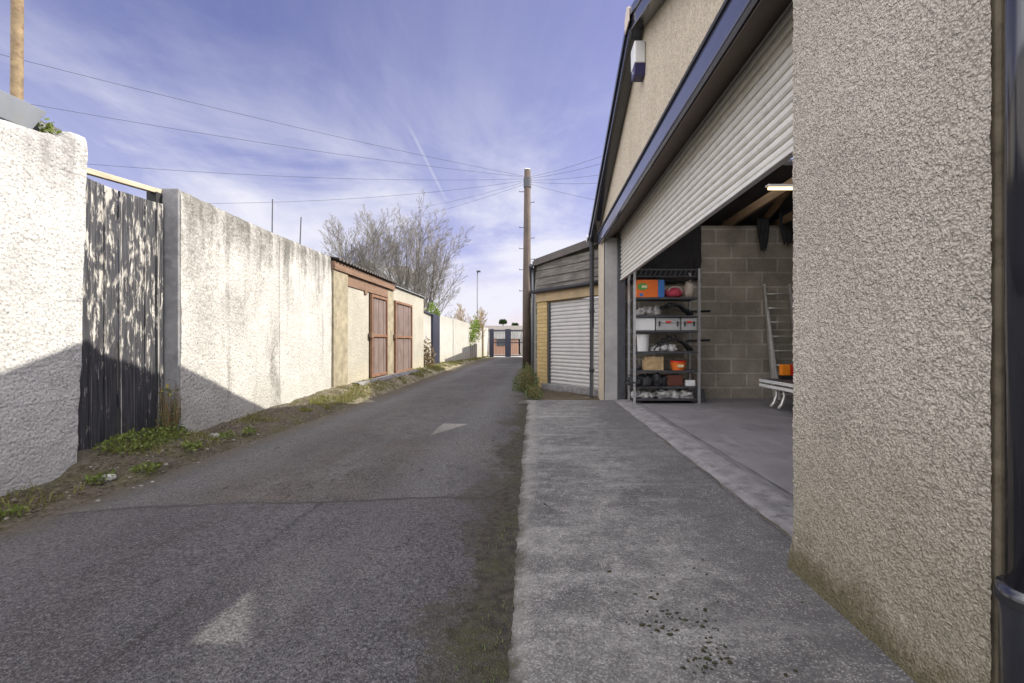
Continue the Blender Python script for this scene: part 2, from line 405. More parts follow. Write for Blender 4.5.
M['gable_render'] = roughcast('pale_tan_dash', (.54, .475, .37), (.46, .40, .305), 90, .45, False, .008)
M['smooth_render'] = plain('smooth_brown_render', (.26, .22, .155), .85, var=.35, scale=5, bump=.4, bscale=50, dirt=(.07, .06, .035), dirt_amt=.7)
M['reveal'] = plain('grey_reveal_render', (.33, .32, .31), .8, var=.15, scale=3, bump=.25, bscale=70, dirt=(.2, .195, .19))

def white_wall(name, white, grime, rough_bump, drip=.6, lower=None, top=2.45, course=0, joint=None):
    m, s, b = new_mat(name); P = s.pos(); x, y, z = s.sep(P)[0:3]
    n1 = s.noise(2.2, 6, .62); n2 = s.noise(16, 6, .7)
    c = s.mix(s.rng(n1, .3, .7), tuple(q * .82 for q in white), white)
    streak = s.noise(5.5, 6, .65, s.mapv(P, (1, 1, .12)))
    hgt = s.m('ADD', z, s.m('MULTIPLY', s.m('SUBTRACT', streak, .5), 2.2))
    st = s.m('MULTIPLY', s.rng(hgt, top - .55, top + .12), drip)
    st = s.m('MAXIMUM', st, s.m('MULTIPLY', s.rng(streak, .56, .72), drip * .55))
    c = s.mix(s.m('MULTIPLY', st, s.rng(n2, .3, .55, .4, 1.)), c, grime)
    c = s.mix(s.m('MULTIPLY', s.rng(n2, .56, .72), .45), c, tuple(q * 1.4 for q in grime))
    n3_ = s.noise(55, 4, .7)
    c = s.mix(s.rng(n3_, .53, .64, 0, .72), c, tuple(q * .8 for q in grime))  # fine pits: their small shadows painted in along with grime
    blot = s.m('MULTIPLY', s.rng(s.noise(1.5, 6, .72, s.mapv(P, (1, 1, .6), (2, 5, 1))), .47, .60), s.rng(z, 1.0, 2.1, .25, .8))
    c = s.mix(s.m('MULTIPLY', s.m('MULTIPLY', blot, drip), s.rng(n2, .35, .6, .3, .9)), c, tuple(q * 1.25 for q in grime))
    if course:
        fr_ = s.m('FRACT', s.m('DIVIDE', s.m('ADD', z, s.m('MULTIPLY', s.m('SUBTRACT', n1, .5), .06)), course))
        c = s.mix(s.m('MULTIPLY', s.rng(s.m('ABSOLUTE', s.m('SUBTRACT', fr_, .5)), .035, .0), s.rng(s.noise(2.1, 4), .46, .6, 0, .6)), c, grime)
    if joint:
        jd = s.m('ABSOLUTE', s.m('SUBTRACT', y, joint))
        c = s.mix(s.m('MULTIPLY', s.rng(jd, .022, .004), .55), c, grime)
        jw = s.m('ABSOLUTE', s.m('ADD', s.m('SUBTRACT', y, joint - .12), s.m('MULTIPLY', s.m('SUBTRACT', n1, .5), .5)))
        c = s.mix(s.m('MULTIPLY', s.m('MULTIPLY', s.rng(jw, .16, .03), s.rng(z, 1.5, .8)), s.rng(n2, .35, .6, .3, .8)), c, grime)
    lo = s.m('ADD', z, s.m('MULTIPLY', s.m('SUBTRACT', s.noise(3, 5, .7), .5), .6))
    c = s.mix(s.m('MULTIPLY', s.rng(lo, .6, .05), .55), c, lower or tuple(q * 1.1 for q in grime))
    h = s.m('ADD', s.m('MULTIPLY', s.noise(rough_bump, 5, .7), 1.), s.m('MULTIPLY', s.m('SUBTRACT', 1., s.vor(rough_bump * .8, 'SMOOTH_F1')), .9))
    fin(s, b, c, .9, s.bump(h, .75, .012, s.bump(n1, .3, .04)), 0, .25); return m
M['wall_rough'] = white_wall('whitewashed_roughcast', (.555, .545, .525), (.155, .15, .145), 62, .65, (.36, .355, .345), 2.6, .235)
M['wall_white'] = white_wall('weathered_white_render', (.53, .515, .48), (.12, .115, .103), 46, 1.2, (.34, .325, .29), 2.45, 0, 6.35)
M['wall_cream'] = white_wall('cream_render', (.40, .378, .318), (.22, .20, .155), 30, .35, (.40, .34, .22), 2.6)
M['pilaster'] = plain('bare_grey_render', (.27, .235, .165), .9, var=.3, scale=6, bump=.7, bscale=50, bdist=.01, dirt=(.14, .12, .08))
M['wall_far'] = white_wall('pale_concrete_panels', (.46, .445, .41), (.26, .245, .21), 20, .8, (.34, .31, .22), 2.1)
M['wall_end'] = plain('shaded_wall_end', (.20, .20, .205), .85, var=.25, scale=5, bump=.4, bscale=60, dirt=(.36, .35, .34), dirt_amt=.5)  # darker than the wall face: its shade is put into the grey
M['mosscap'] = plain('sooty_concrete_wall_top', (.20, .185, .155), .95, var=.4, scale=9, bump=.8, bscale=40, bdist=.012)

def block_mat(name, c1, c2, mortar, bw, bh, ms, plane='XZ', off=(0, 0, 0), bump=.5, var=.35):
    m, s, b = new_mat(name); P = s.pos(); x, y, z = s.sep(P)[0:3]
    if plane == 'XZ': vec = s.comb(x, z, 0.)
    elif plane == 'YZ': vec = s.comb(y, z, 0.)
    else: vec = s.comb(s.m('SUBTRACT', x, y), z, 0.)
    br = s.node('ShaderNodeTexBrick'); s.put(br.inputs['Vector'], s.mapv(vec, (1, 1, 1), off))
    br.inputs['Scale'].default_value = 1; br.inputs['Brick Width'].default_value = bw; br.inputs['Row Height'].default_value = bh
    br.inputs['Mortar Size'].default_value = ms; br.inputs['Mortar Smooth'].default_value = .2; br.inputs['Bias'].default_value = 0
    for i, q in enumerate((c1, c2, mortar)): br.inputs[i + 1].default_value = (*q, 1)
    n1 = s.noise(2.5, 5, .6); n2 = s.noise(25, 5, .7)
    c = s.mix(s.rng(n1, .3, .7, 0, var), br.outputs['Color'], tuple(q * .55 for q in c1))
    c = s.mix(s.rng(n2, .5, .8, 0, .3), c, tuple(min(1, q * 1.5) for q in c2))
    h = s.m('ADD', s.m('MULTIPLY', s.m('SUBTRACT', 1., br.outputs['Fac']), 1.), s.m('MULTIPLY', n2, .4))
    fin(s, b, c, .9, s.bump(h, bump, .008), 0, .25); return m
M['block'] = block_mat('concrete_block', (.255, .228, .185), (.37, .33, .27), (.50, .455, .385), .535, .25, .017, 'XZ', (.12, .04, 0), .9, .75)
M['block_side'] = block_mat('concrete_block_return', (.30, .262, .205), (.37, .325, .255), (.43, .385, .31), .535, .25, .014, 'YZ')
M['yellow_brick'] = block_mat('yellow_brick', (.37, .27, .115), (.44, .33, .15), (.28, .215, .12), .26, .084, .012, 'D', (0, .02, 0), .6, .25)
M['red_brick'] = block_mat('orange_red_brick', (.33, .16, .10), (.40, .21, .13), (.38, .32, .26), .24, .08, .011, 'XZ', (0, 0, 0), .4, .2)
M['rubble'] = block_mat('rough_grey_stone', (.15, .14, .12), (.24, .225, .19), (.30, .28, .24), .38, .2, .02, 'YZ', (0, 0, 0), .9, .4)

def flaky():
    m, s, b = new_mat('flaking_black_paint_on_boards'); P = s.pos(); x, y, z = s.sep(P)[0:3]
    k = s.m('MULTIPLY', s.m('FLOOR', s.m('MULTIPLY', y, 7.6)), 13.7)
    vec = s.comb(s.m('ADD', x, k), y, z)
    n1 = s.noise(14, 8, .72, s.mapv(vec, (1, 1.35, .40)), .4)
    n2 = s.noise(60, 4, .6, s.mapv(vec, (1, 1.2, .06)))
    zz = s.m('ADD', s.rng(z, .25, 1.4, .10, 0.), s.m('MULTIPLY', s.m('SUBTRACT', s.noise(2.2, 3, .5, vec), .5), .30))
    f = s.rng(s.m('SUBTRACT', s.m('ADD', n1, s.m('MULTIPLY', s.m('SUBTRACT', n2, .5), .18)), zz), .515, .60)
    fy = s.m('FRACT', s.m('MULTIPLY', s.m('SUBTRACT', y, 3.43), 1 / .131))
    f = s.m('MAXIMUM', f, s.m('MULTIPLY', s.rng(s.m('ABSOLUTE', s.m('SUBTRACT', fy, .06)), .05, .02), s.rng(n2, .42, .56)))
    wood = s.mix(s.rng(n2, .3, .7), (.24, .225, .20), (.56, .535, .49))
    paint = s.mix(s.rng(n2, .3, .7), (.016, .016, .020), (.075, .075, .082))
    c = s.mix(f, paint, wood)
    fin(s, b, c, s.rng(f, 0, 1, .55, .9), s.bump(s.m('SUBTRACT', n2, s.m('MULTIPLY', f, 1.2)), .6, .004), 0, .3); return m
M['flaky'] = flaky()

def grain(name, a, c_, axis='Z', rough=.8, sc=40, spec=.25):
    m, s, b = new_mat(name); P = s.pos()
    st = {'Z': (1, 1, .05), 'X': (.05, 1, 1), 'Y': (1, .05, 1), 'D': (.1, .1, 1)}[axis]
    n1 = s.noise(sc, 5, .65, s.mapv(P, st)); n2 = s.noise(3, 4)
    c = s.mix(s.rng(n1, .3, .7), a, c_)
    c = s.mix(s.rng(n2, .45, .75, 0, .5), c, tuple(q * .6 for q in a))
    fin(s, b, c, rough, s.bump(n1, .4, .004), 0, spec); return m
M['grey_wood'] = grain('weathered_grey_timber', (.17, .145, .115), (.30, .265, .215), 'D')
M['pale_wood'] = grain('pale_bare_timber', (.36, .31, .22), (.52, .46, .35), 'Y')
M['tan_wood'] = grain('tan_painted_board', (.27, .20, .115), (.34, .26, .155), 'D', sc=25)
M['cladding'] = grain('grey_brown_cladding', (.055, .050, .045), (.185, .168, .145), 'D', sc=22)
M['joist'] = grain('brown_roof_timber', (.16, .105, .06), (.25, .17, .10), 'Y', sc=25)
M['pole_wood'] = grain('tarred_pole_timber', (.052, .039, .032), (.118, .090, .072), 'Z', sc=30)
M['brown_board'] = grain('dark_brown_fascia_board', (.145, .088, .058), (.225, .145, .10), 'D', sc=25)
M['mauve_board'] = grain('faded_mauve_brown_boards', (.105, .074, .062), (.225, .172, .155), 'Z', sc=35)
M['orange_frame'] = plain('orange_brown_stain', (.185, .098, .058), .6, var=.25, scale=8)
M['black_plastic'] = plain('black_gloss_plastic', (.016, .017, .024), .13, var=.2, scale=3, bump=.02, bscale=6, spec=.9)
M['black_matt'] = plain('matt_black', (.018, .018, .020), .6, var=.3, scale=8)
M['sky_sheen_trim'] = plain('black_trim_sky_tint', (.055, .060, .100), .12, var=.1, scale=2, bump=.02, bscale=4, spec=.9)  # black gloss trim; sky reflection put into the bluish base colour
M['soffit'] = plain('brown_soffit', (.105, .082, .066), .7, var=.15, scale=4, bump=.1)
M['slat'] = plain('cream_white_coated_slats', (.60, .58, .53), .42, var=.07, scale=5, bump=.05, dirt=(.42, .40, .35), dirt_amt=.4, spec=.4)
M['slat_grey'] = plain('pale_grey_coated_slats', (.37, .36, .345), .5, var=.08, scale=5, bump=.05, dirt=(.38, .36, .33), dirt_amt=.6)
M['door_rail'] = plain('dull_cream_rail', (.34, .315, .26), .55, var=.2, scale=9, dirt=(.18, .16, .12))
M['steel'] = plain('galvanised_steel', (.48, .48, .48), .42, .75, var=.15, scale=20, bump=.05)
M['dark_steel'] = plain('dark_grey_steel', (.065, .068, .075), .5, .3, var=.2, scale=10)
M['alu'] = plain('dull_aluminium', (.58, .57, .54), .4, .6, var=.12, scale=14, bump=.05)
M['grey_paint'] = plain('grey_painted_metal', (.135, .148, .165), .45, .1, var=.12, scale=4, bump=.05, dirt=(.15, .15, .14))
M['navy_paint'] = plain('dark_navy_painted_metal', (.030, .032, .052), .45, .1, var=.2, scale=5)
M['rust_pole'] = plain('rusty_ochre_pipe', (.15, .108, .058), .75, .1, var=.45, scale=9, bump=.4, dirt=(.085, .045, .022), dirt_amt=.9)
M['roof_felt'] = plain('dark_roof_felt', (.040, .037, .036), .9, var=.3, scale=5)
M['slate'] = plain('grey_slate', (.17, .175, .185), .7, var=.25, scale=5, bump=.4, bscale=14, bdist=.02)
M['slate_brown'] = plain('lichened_brown_slate', (.135, .120, .105), .8, var=.3, scale=5, bump=.4, bscale=14)
M['corrugated'] = plain('dark_corrugated_sheet', (.075, .066, .060), .8, var=.3, scale=4)
M['white'] = plain('white_plastic', (.60, .60, .585), .4, var=.05, scale=5, bump=.03)
M['navy_plastic'] = plain('navy_plastic', (.030, .026, .085), .35, var=.1, scale=5, bump=.03)
M['white_paint'] = plain('white_painted_render', (.33, .325, .31), .8, var=.15, scale=2)
M['cable'] = plain('black_cable', (.035, .035, .045), .6)
M['orange_box'] = plain('orange_card', (.72, .155, .022), .6, var=.1)
M['blue_card'] = plain('blue_card', (.045, .16, .42), .6, var=.1)
M['green_card'] = plain('green_card', (.09, .30, .06), .6, var=.1)
M['cream_card'] = plain('cream_card', (.66, .58, .34), .6, var=.1)
M['red_cloth'] = plain('red_pink_fabric', (.48, .06, .09), .85, var=.3, scale=20, bump=.4)
M['tan_pack'] = plain('tan_paper', (.38, .27, .14), .85, var=.25, scale=14, bump=.4, bscale=30)
M['beige_plastic'] = plain('beige_white_plastic', (.50, .43, .36), .5, var=.15)
M['brown_plastic'] = plain('red_brown_plastic', (.105, .038, .025), .5, var=.15)
M['grey_case'] = plain('light_grey_plastic', (.37, .37, .36), .5, var=.1)
M['grey_cloth'] = plain('grey_crumpled_cloth', (.23, .22, .205), .9, var=.4, scale=18, bump=.8, bscale=25, bdist=.015)
M['dark_cloth'] = plain('black_crumpled_sheet', (.020, .020, .022), .7, var=.4, scale=12, bump=.8, bscale=20, bdist=.015)
M['clear_sheet'] = plain('grey_polythene', (.33, .325, .31), .45, var=.3, scale=16, bump=.8, bscale=22, bdist=.02)
M['dark_board'] = plain('dark_tarpaulin', (.016, .015, .015), .8, var=.4, scale=5, bump=.6, bscale=6, bdist=.05)
M['red_lens'] = plain('red_lens', (.60, .03, .02), .25, var=.05)
M['orange_lens'] = plain('amber_lens', (.85, .25, .02), .25, var=.05)
M['bark'] = plain('pale_bark', (.15, .135, .115), .9, var=.3, scale=4)  # one even base colour for trunk stems
M['twig'] = plain('pale_brown_twigs', (.20, .185, .165), .9, var=.3, scale=3, bump=0)
M['scrub'] = plain('tan_twigs', (.33, .25, .145), .9, var=.3, scale=6, bump=0)

def leafmat(name, a, c_, sc=9):
    m, s, b = new_mat(name)
    n = s.noise(sc, 3); rnd = s.node('ShaderNodeNewGeometry').outputs['Random Per Island']
    c = s.mix(s.m('ADD', s.m('MULTIPLY', rnd, .6), s.m('MULTIPLY', n, .4)), a, c_)
    fin(s, b, c, .6, None, 0, .3)
    tr = s.node('ShaderNodeBsdfTranslucent'); s.put(tr.inputs['Color'], c)
    mx = s.node('ShaderNodeMixShader'); mx.inputs[0].default_value = .3
    s.l.new(b.outputs[0], mx.inputs[1]); s.l.new(tr.outputs[0], mx.inputs[2])
    s.l.new(mx.outputs[0], s.n['Material Output'].inputs['Surface']); return m
M['grass'] = leafmat('short_grass', (.10, .115, .025), (.26, .235, .085))
M['weed'] = leafmat('weed_leaves', (.075, .115, .018), (.19, .22, .055))
M['dry'] = leafmat('dry_straw_leaves', (.16, .11, .05), (.33, .25, .13))
M['litter'] = leafmat('dead_leaf_litter', (.055, .042, .026), (.24, .20, .14))
M['olive'] = leafmat('dull_olive_leaves', (.055, .085, .022), (.14, .17, .060))
M['ivy'] = leafmat('bright_ivy', (.085, .145, .018), (.20, .26, .055))
M['conifer'] = leafmat('dark_evergreen', (.02, .045, .015), (.055, .09, .03))
M['flower'] = leafmat('yellow_flower', (.55, .42, .02), (.62, .52, .04))

M['moss'] = plain('dark_moss', (.030, .030, .012), .95, var=.5, scale=60, bump=.6, bscale=300)
def soilmat():
    m, s, b = new_mat('verge_soil'); P = s.pos(); y = s.sep(P)[1]
    n1 = s.noise(3, 6, .65); n2 = s.noise(28, 6, .75)
    c = s.mix(s.rng(n2, .32, .68), (.040, .033, .024), (.145, .125, .095))
    c = s.mix(s.m('MULTIPLY', s.rng(n1, .48, .62), .65), c, (.078, .082, .026))
    c = s.mix(s.rng(s.noise(60, 4, .7), .6, .75, 0, .55), c, (.30, .27, .21))
    pale = s.m('MULTIPLY', s.rng(y, 6.5, 9), s.rng(n1, .62, .4))
    c = s.mix(s.m('MULTIPLY', pale, .7), c, (.33, .285, .19))
    fin(s, b, c, .95, s.bump(n2, .9, .02), 0, .2); return m
M['soil'] = soilmat()
M['damp_soil'] = plain('damp_dark_soil', (.060, .044, .026), .9, var=.5, scale=6, bump=.8, bscale=40, bdist=.02, dirt=(.05, .06, .02), dirt_amt=.7)
M['ground'] = plain('rough_ground', (.10, .095, .055), .95, var=.35, scale=.4, bump=.4, bscale=3, bdist=.05)
M['street'] = plain('pale_street_concrete', (.36, .345, .31), .9, var=.15, scale=1)
M['chip'] = plain('pale_stone_chips', (.24, .22, .19), .9, var=.4, scale=30, bump=0)

# ------------------------------------------------------------------ setting: ground, road, verge, apron
def zr(Y): return pw(Y, [(0, 0), (19, 0), (36, -.15), (60, -.17)])
def x_left(Y): return pw(Y, [(0, -2.80), (4.5, -2.88), (10, -3.0), (17, -3.22), (36, -3.75)])
def x_right(Y): return pw(Y, [(0, -.06), (2.0, -.10), (4.5, -.145), (8, -.17), (11, -.20), (36, -1.0)])
def x_wall(Y): return pw(Y, [(0, -3.38), (4.45, -3.40), (8.17, -3.60), (14.8, -3.6), (18.6, -4.05), (36, -3.84)])
def bank(Y): return pw(Y, [(0, 0), (3.25, .01), (3.6, .16), (4.3, .18), (4.6, .08), (6, .12), (8, .185), (15, .2), (19, .14), (26, .02), (36, -.1)])

struct(MB().grid(60, 60, lambda i, j: ((i - .5) * 3000, (j - .5) * 3000, -.26)).build('ground', M['ground']))
def road_pt(i, j):
    Y = -5 + 41.2 * i ** 1.5 if i > 0 else -5
    xl, xr = x_left(Y) - .14, x_right(Y) + .16
    X = lerp(xl, xr, j)
    crown = .03 * (1 - (2 * j - 1) ** 2)
    return (X, Y, zr(Y) - .012 + crown + .010 * n3(X, Y, 0, .9) + .004 * n3(X, Y, 3, 4))
struct(MB().grid(170, 40, road_pt).build('road', M['asphalt'], smooth=True))
struct(MB().grid(4, 4, lambda i, j: (lerp(-14, 10, i), lerp(35.9, 42, j), -.152)).build('street', M['street']))

def verge_pt(i, j):
    Y = .2 + 36 * i ** 1.35
    xe = x_left(Y) + .05 * n3(0, Y, 1, 2.2) + .03 * n3(0, Y, 7, 9)
    xw = x_wall(Y) - .55
    X = lerp(xe, xw, j)
    t = min(1, (xe - X) / max(.05, xe - x_wall(Y) - .03))
    z = zr(Y) * (1 - t) + bank(Y) * (t ** .75) - .02 + .03 * min(1, t * 6)
    z += (.035 * n3(X, Y, 5, 3.5) + .022 * n3(X, Y, 9, 11) + .012 * n3(X, Y, 2, 28)) * min(1, t * 5)
    return (X, Y, z)
def verge_z(X, Y):
    xe = x_left(Y); t = max(0, min(1, (xe - X) / max(.05, xe - x_wall(Y) - .03)))
    return zr(Y) * (1 - t) + bank(Y) * (t ** .75) - .02 + .03 * min(1, t * 6)
struct(MB().grid(520, 46, verge_pt).build('verge', M['soil'], smooth=True))

apron = MB()
def apron_pt(i, j):
    Y = lerp(-4, 7.95, i)
    xl = x_right(Y) + .012 * n3(0, Y, 3, 2.6) + .016 * n3(0, Y, 8, 9) + .010 * n3(0, Y, 1, 23) - (.16 if Y > 7.55 else 0)
    X = lerp(xl, 1.30, j)
    return (X, Y, .004 + .005 * n3(X, Y, 0, 1.5) + .012 + (-.016 if j == 0 else (-.004 if j < .05 else 0)))
apron.grid(520, 30, apron_pt)
struct(apron.build('driveway', M['apron'], smooth=True))
struct(MB().grid(40, 6, lambda i, j: (lerp(-.45, 2.1, j), lerp(7.9, 11.2, i), -.03 + .03 * n3(i * 3, j * 2, 0, 3))).build('soil_patch', M['damp_soil'], smooth=True))
struct(MB().grid(60, 4, lambda i, j: (lerp(1.245 + .012 * n3(0, i * 12, 0, 2), 1.62, j), lerp(2.0, 8.1, i), .031 + .004 * n3(i * 6, j, 0, 3) - (.02 if j in (0, 1) else 0))).build('threshold', M['threshold']))
jt = MB()
def joint_pt(i, j):
    y = lerp(2.05, 7.9, i); w = max(.002, .016 * (n3(0, y, 5, 3) + .55) * (1 if y < 5 else .5))
    return (1.243 + .012 * n3(0, i * 12, 0, 2) + (j - .5) * w + .006 * n3(0, y, 2, 14), y, .0395)
struct(jt.grid(200, 1, joint_pt).build('ground_joint', M['soil']))
jt2 = MB()
jt2.grid(120, 1, lambda i, j: (1.60 + .01 * n3(0, i * 9, 4, 2) + (j - .5) * .016 * (.4 + abs(n3(0, i * 14, 1, 1))), lerp(2.05, 7.9, i), .0385))
struct(jt2.build('ground_joint', M['roof_felt']))
struct(MB().grid(20, 20, lambda i, j: (lerp(1.58, 6.6, i), lerp(1.3, 8.2, j), .022)).build('garage_floor', M['floor']))

# ------------------------------------------------------------------ main garage on the right
XF, YN, YF, YA, ZA, SL = 1.12, 1.16, 8.70, 4.93, 4.42, .37
def roof_z(Y): return ZA - SL * abs(Y - YA)
gar = thing('garage_building', 'tan roughcast garage with a wide half raised roller shutter and dark gable trim', 'garage', (XF + 1, 5, 0))
# near pier: displaced roughcast front, plain body behind
pier = MB()
def pier_pt(i, j):
    Y = lerp(YN, 2.06, i); z = lerp(-.06, 2.774, j)
    d = .0028 * n3(XF, Y, z, 70) + .0030 * n3(XF, Y, z, 125) + .003 * n3(XF, Y, z, 9)
    flare = .03 * max(0, 1 - (z + .02 * n3(0, Y, 0, 6)) / .16) if z < .17 else 0
    e = .002 * n3(1, z, 4, 60)
    return (XF - d - flare, Y + (e if i in (0, 1) else 0), z)
pier.grid(150, 460, pier_pt)
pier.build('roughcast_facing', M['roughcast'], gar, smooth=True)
MB().box(XF + .022, XF + .36, YN + .004, 2.05, -.2, 2.774).build('near_pier', M['smooth_render'], gar, bevel=.008)
farp = MB()
farp.grid(40, 120, lambda i, j: (XF - .004 * n3(0, lerp(7.96, YF, i), lerp(-.1, 2.7, j), 50), lerp(7.96, YF, i), lerp(-.1, 2.774, j)))
farp.build('pier_facing', M['gable_render'], gar, smooth=True)
MB().box(XF + .014, XF + .36, 7.962, YF, -.2, 2.774).build('far_pier', M['reveal'], gar, bevel=.008)
# gable wall above the opening
gw = MB(); pts = [(YN, 2.775), (YF, 2.775), (YF, roof_z(YF) - .02), (YA, ZA - .02), (YN, roof_z(YN) - .02)]
gw.prism([(XF, y, z) for y, z in pts], (.07, 0, 0))
gw.build('gable_wall', M['gable_render'], gar)
# box fascia over the shutter, with dark underside
MB().box(1.062, 1.118, 1.95, 8.28, 2.715, 2.925).build('fascia', M['sky_sheen_trim'], gar, bevel=.012)
MB().beam((1.058, 1.95, 2.905), (1.058, 8.28, 2.905), .02, .03).build('fascia_bead', M['black_matt'], gar)
MB().hexa([(1.112, 2.053, 2.698), (1.50, 2.053, 2.945), (1.50, 7.957, 2.945), (1.112, 7.957, 2.698), (1.112, 2.053, 2.708), (1.50, 2.053, 2.955), (1.50, 7.957, 2.955), (1.112, 7.957, 2.708)]).build('soffit', M['soffit'], gar)
# verge boards and soffits of the gable
for y0, y1 in ((YF + .10, YA), (YN - .25, YA)):
    z0, z1 = roof_z(y0), roof_z(y1); v = MB()
    v.prism([(.965, y0, z0 - .15), (.965, y1, z1 - .15), (.965, y1, z1 + .03), (.965, y0, z0 + .03)], (.03, 0, 0))
    v.prism([(.945, y0, z0 - .02), (.945, y1, z1 - .02), (.945, y1, z1 + .06), (.945, y0, z0 + .06)], (.0195, 0, 0))
    v.prism([(.996, y0, z0 - .13), (.996, y1, z1 - .13), (.996, y1, z1 - .115), (.996, y0, z0 - .115)], (.122, 0, 0))
    v.build('verge_board', M['black_plastic'], gar, bevel=.006)
MB().prism([(.93, YA - .11, ZA - .12), (.93, YA + .11, ZA - .12), (.93, YA + .11, ZA + .03), (.93, YA, ZA + .10), (.93, YA - .11, ZA + .03)], (.014, 0, 0)).build('apex_cap', M['beige_plastic'], gar, bevel=.004)
# roof slopes with a rooflight in each
def roof_piece(mb, x0, x1, y0, y1):
    mb.hexa([(x0, y0, roof_z(y0)), (x1, y0, roof_z(y0)), (x1, y1, roof_z(y1)), (x0, y1, roof_z(y1)),
             (x0, y0, roof_z(y0) + .05), (x1, y0, roof_z(y0) + .05), (x1, y1, roof_z(y1) + .05), (x0, y1, roof_z(y1) + .05)])
RX0 = 1.5
for side, (ya, yb, ye, RX1) in {-1: (2.86, 4.5, YN - .25, 3.81), 1: (5.35, 7.02, YF + .14, 3.90)}.items():
    r = MB(); lo, hi = sorted((ye, YA))
    roof_piece(r, .97, RX0, lo, hi); roof_piece(r, RX1, 6.8, lo, hi)
    roof_piece(r, RX0, RX1, lo, ya); roof_piece(r, RX0, RX1, yb, hi)
    ro = r.build('roof', M['roof_felt'], gar)
    f = MB()
    for (x0, x1, y0, y1) in ((RX0 - .05, RX0, ya - .05, yb + .05), (RX1, RX1 + .05, ya - .05, yb + .05), (RX0, RX1, ya - .05, ya), (RX0, RX1, yb, yb + .05)):
        f.hexa([(x0, y0, roof_z(y0) + .052), (x1, y0, roof_z(y0) + .052), (x1, y1, roof_z(y1) + .052), (x0, y1, roof_z(y1) + .052),
                (x0, y0, roof_z(y0) + .09), (x1, y0, roof_z(y0) + .09), (x1, y1, roof_z(y1) + .09), (x0, y1, roof_z(y1) + .09)])
    f.build('rooflight_frame', M['dark_steel'], ro)
# inner walls
MB().box(1.42, 6.6, 8.15, YF, -.2, 3.02).build('block_wall', M['block'], gar)
MB().prism([(6.605, YN + .1, -.2), (6.605, YF, -.2), (6.605, YF, roof_z(YF) - .02), (6.605, YA, ZA - .02), (6.605, YN + .1, roof_z(YN + .1) - .02)], (.2, 0, 0)).build('back_wall', M['block_side'], gar)
MB().box(1.43, 6.6, YN + .02, YN + .22, -.2, 3.0).build('side_wall', M['block'], gar)
for x in (1.62, 2.30, 3.34, 4.2, 5.1, 6.0):
    MB().beam((x, YN + .23, 3.08), (x, 8.6, 3.08), .06, .13).build('tie_beam', M['joist'], gar)
for x in (1.46, 3.97, 4.9, 5.7):
    for ye in (YN + .3, YF - .3):
        MB().beam((x, ye, roof_z(ye) - .075), (x, YA, ZA - .075), .05, .11).build('rafter', M['joist'], gar)
# roller shutter
sh = MB(); P0, pitch, zb, zt = 1.415, .066, 2.072, 3.0
nsl = int((zt - zb) / pitch)
prof = [(0, .007), (.005, .007), (.008, -.008), (.019, -.018), (.034, -.021), (.049, -.018), (.059, -.008), (.062, .007)]
rows = []
for k in range(nsl):
    for dz_, dx_ in prof: rows.append((P0 + dx_, zb + k * pitch + dz_))
rows.append((P0, zb + nsl * pitch))
for (xa, za), (xb, zb_) in zip(rows, rows[1:]):
    for y0, y1 in ((2.02, 8.0),): sh.face([(xa, y1, za), (xa, y0, za), (xb, y0, zb_), (xb, y1, zb_)])
shut = sh.build('roller_door', M['slat'], gar)
sm = shut.modifiers.new('thick', 'SOLIDIFY'); sm.thickness = .004
br = MB(); br.box(P0 - .028, P0 + .022, 2.07, 7.945, zb - .033, zb - .002); br.build('bottom_rail', M['slat'], shut, bevel=.006)
MB().box(1.345, 1.475, 7.915, 7.957, -.02, 2.80).build('guide_rail', M['dark_steel'], gar, bevel=.004)
MB().box(1.345, 1.475, 2.063, 2.10, -.02, 2.80).build('guide_rail', M['dark_steel'], gar, bevel=.004)
# eaves gutter end and corner downpipe
g = MB()
for k in range(8):
    a0, a1 = math.pi * (1 + k / 8), math.pi * (1 + (k + 1) / 8)
    yc, zc = YF + .16, roof_z(YF + .1) - .02
    g.face([(.93, yc + .055 * math.cos(a0), zc + .055 * math.sin(a0)), (6.8, yc + .055 * math.cos(a0), zc + .055 * math.sin(a0)), (6.8, yc + .055 * math.cos(a1), zc + .055 * math.sin(a1)), (.93, yc + .055 * math.cos(a1), zc + .055 * math.sin(a1))])
gu = g.build('gutter', M['black_plastic'], gar); gm = gu.modifiers.new('thick', 'SOLIDIFY'); gm.thickness = .004
MB().tube([(.926, YF + .16, roof_z(YF + .1) - .035), (.915, YF + .16, roof_z(YF + .1) - .035)], .065, 14).build('gutter_stop', M['white'], gu)
dp = MB(); dp.tube([(.99, YF + .10, 3.0), (1.0, YF + .06, 2.86), (1.005, YF + .05, 2.7), (1.005, YF + .05, .02), (.99, YF - .02, -.05)], .043, 12)
dpo = dp.build('downpipe', M['black_matt'], gar, smooth=True)
for z in (.45, 1.55, 2.6): MB().tube([(1.005, YF + .05, z), (1.005, YF + .05, z + .05)], .052, 12).build('pipe_clip', M['black_matt'], dpo)

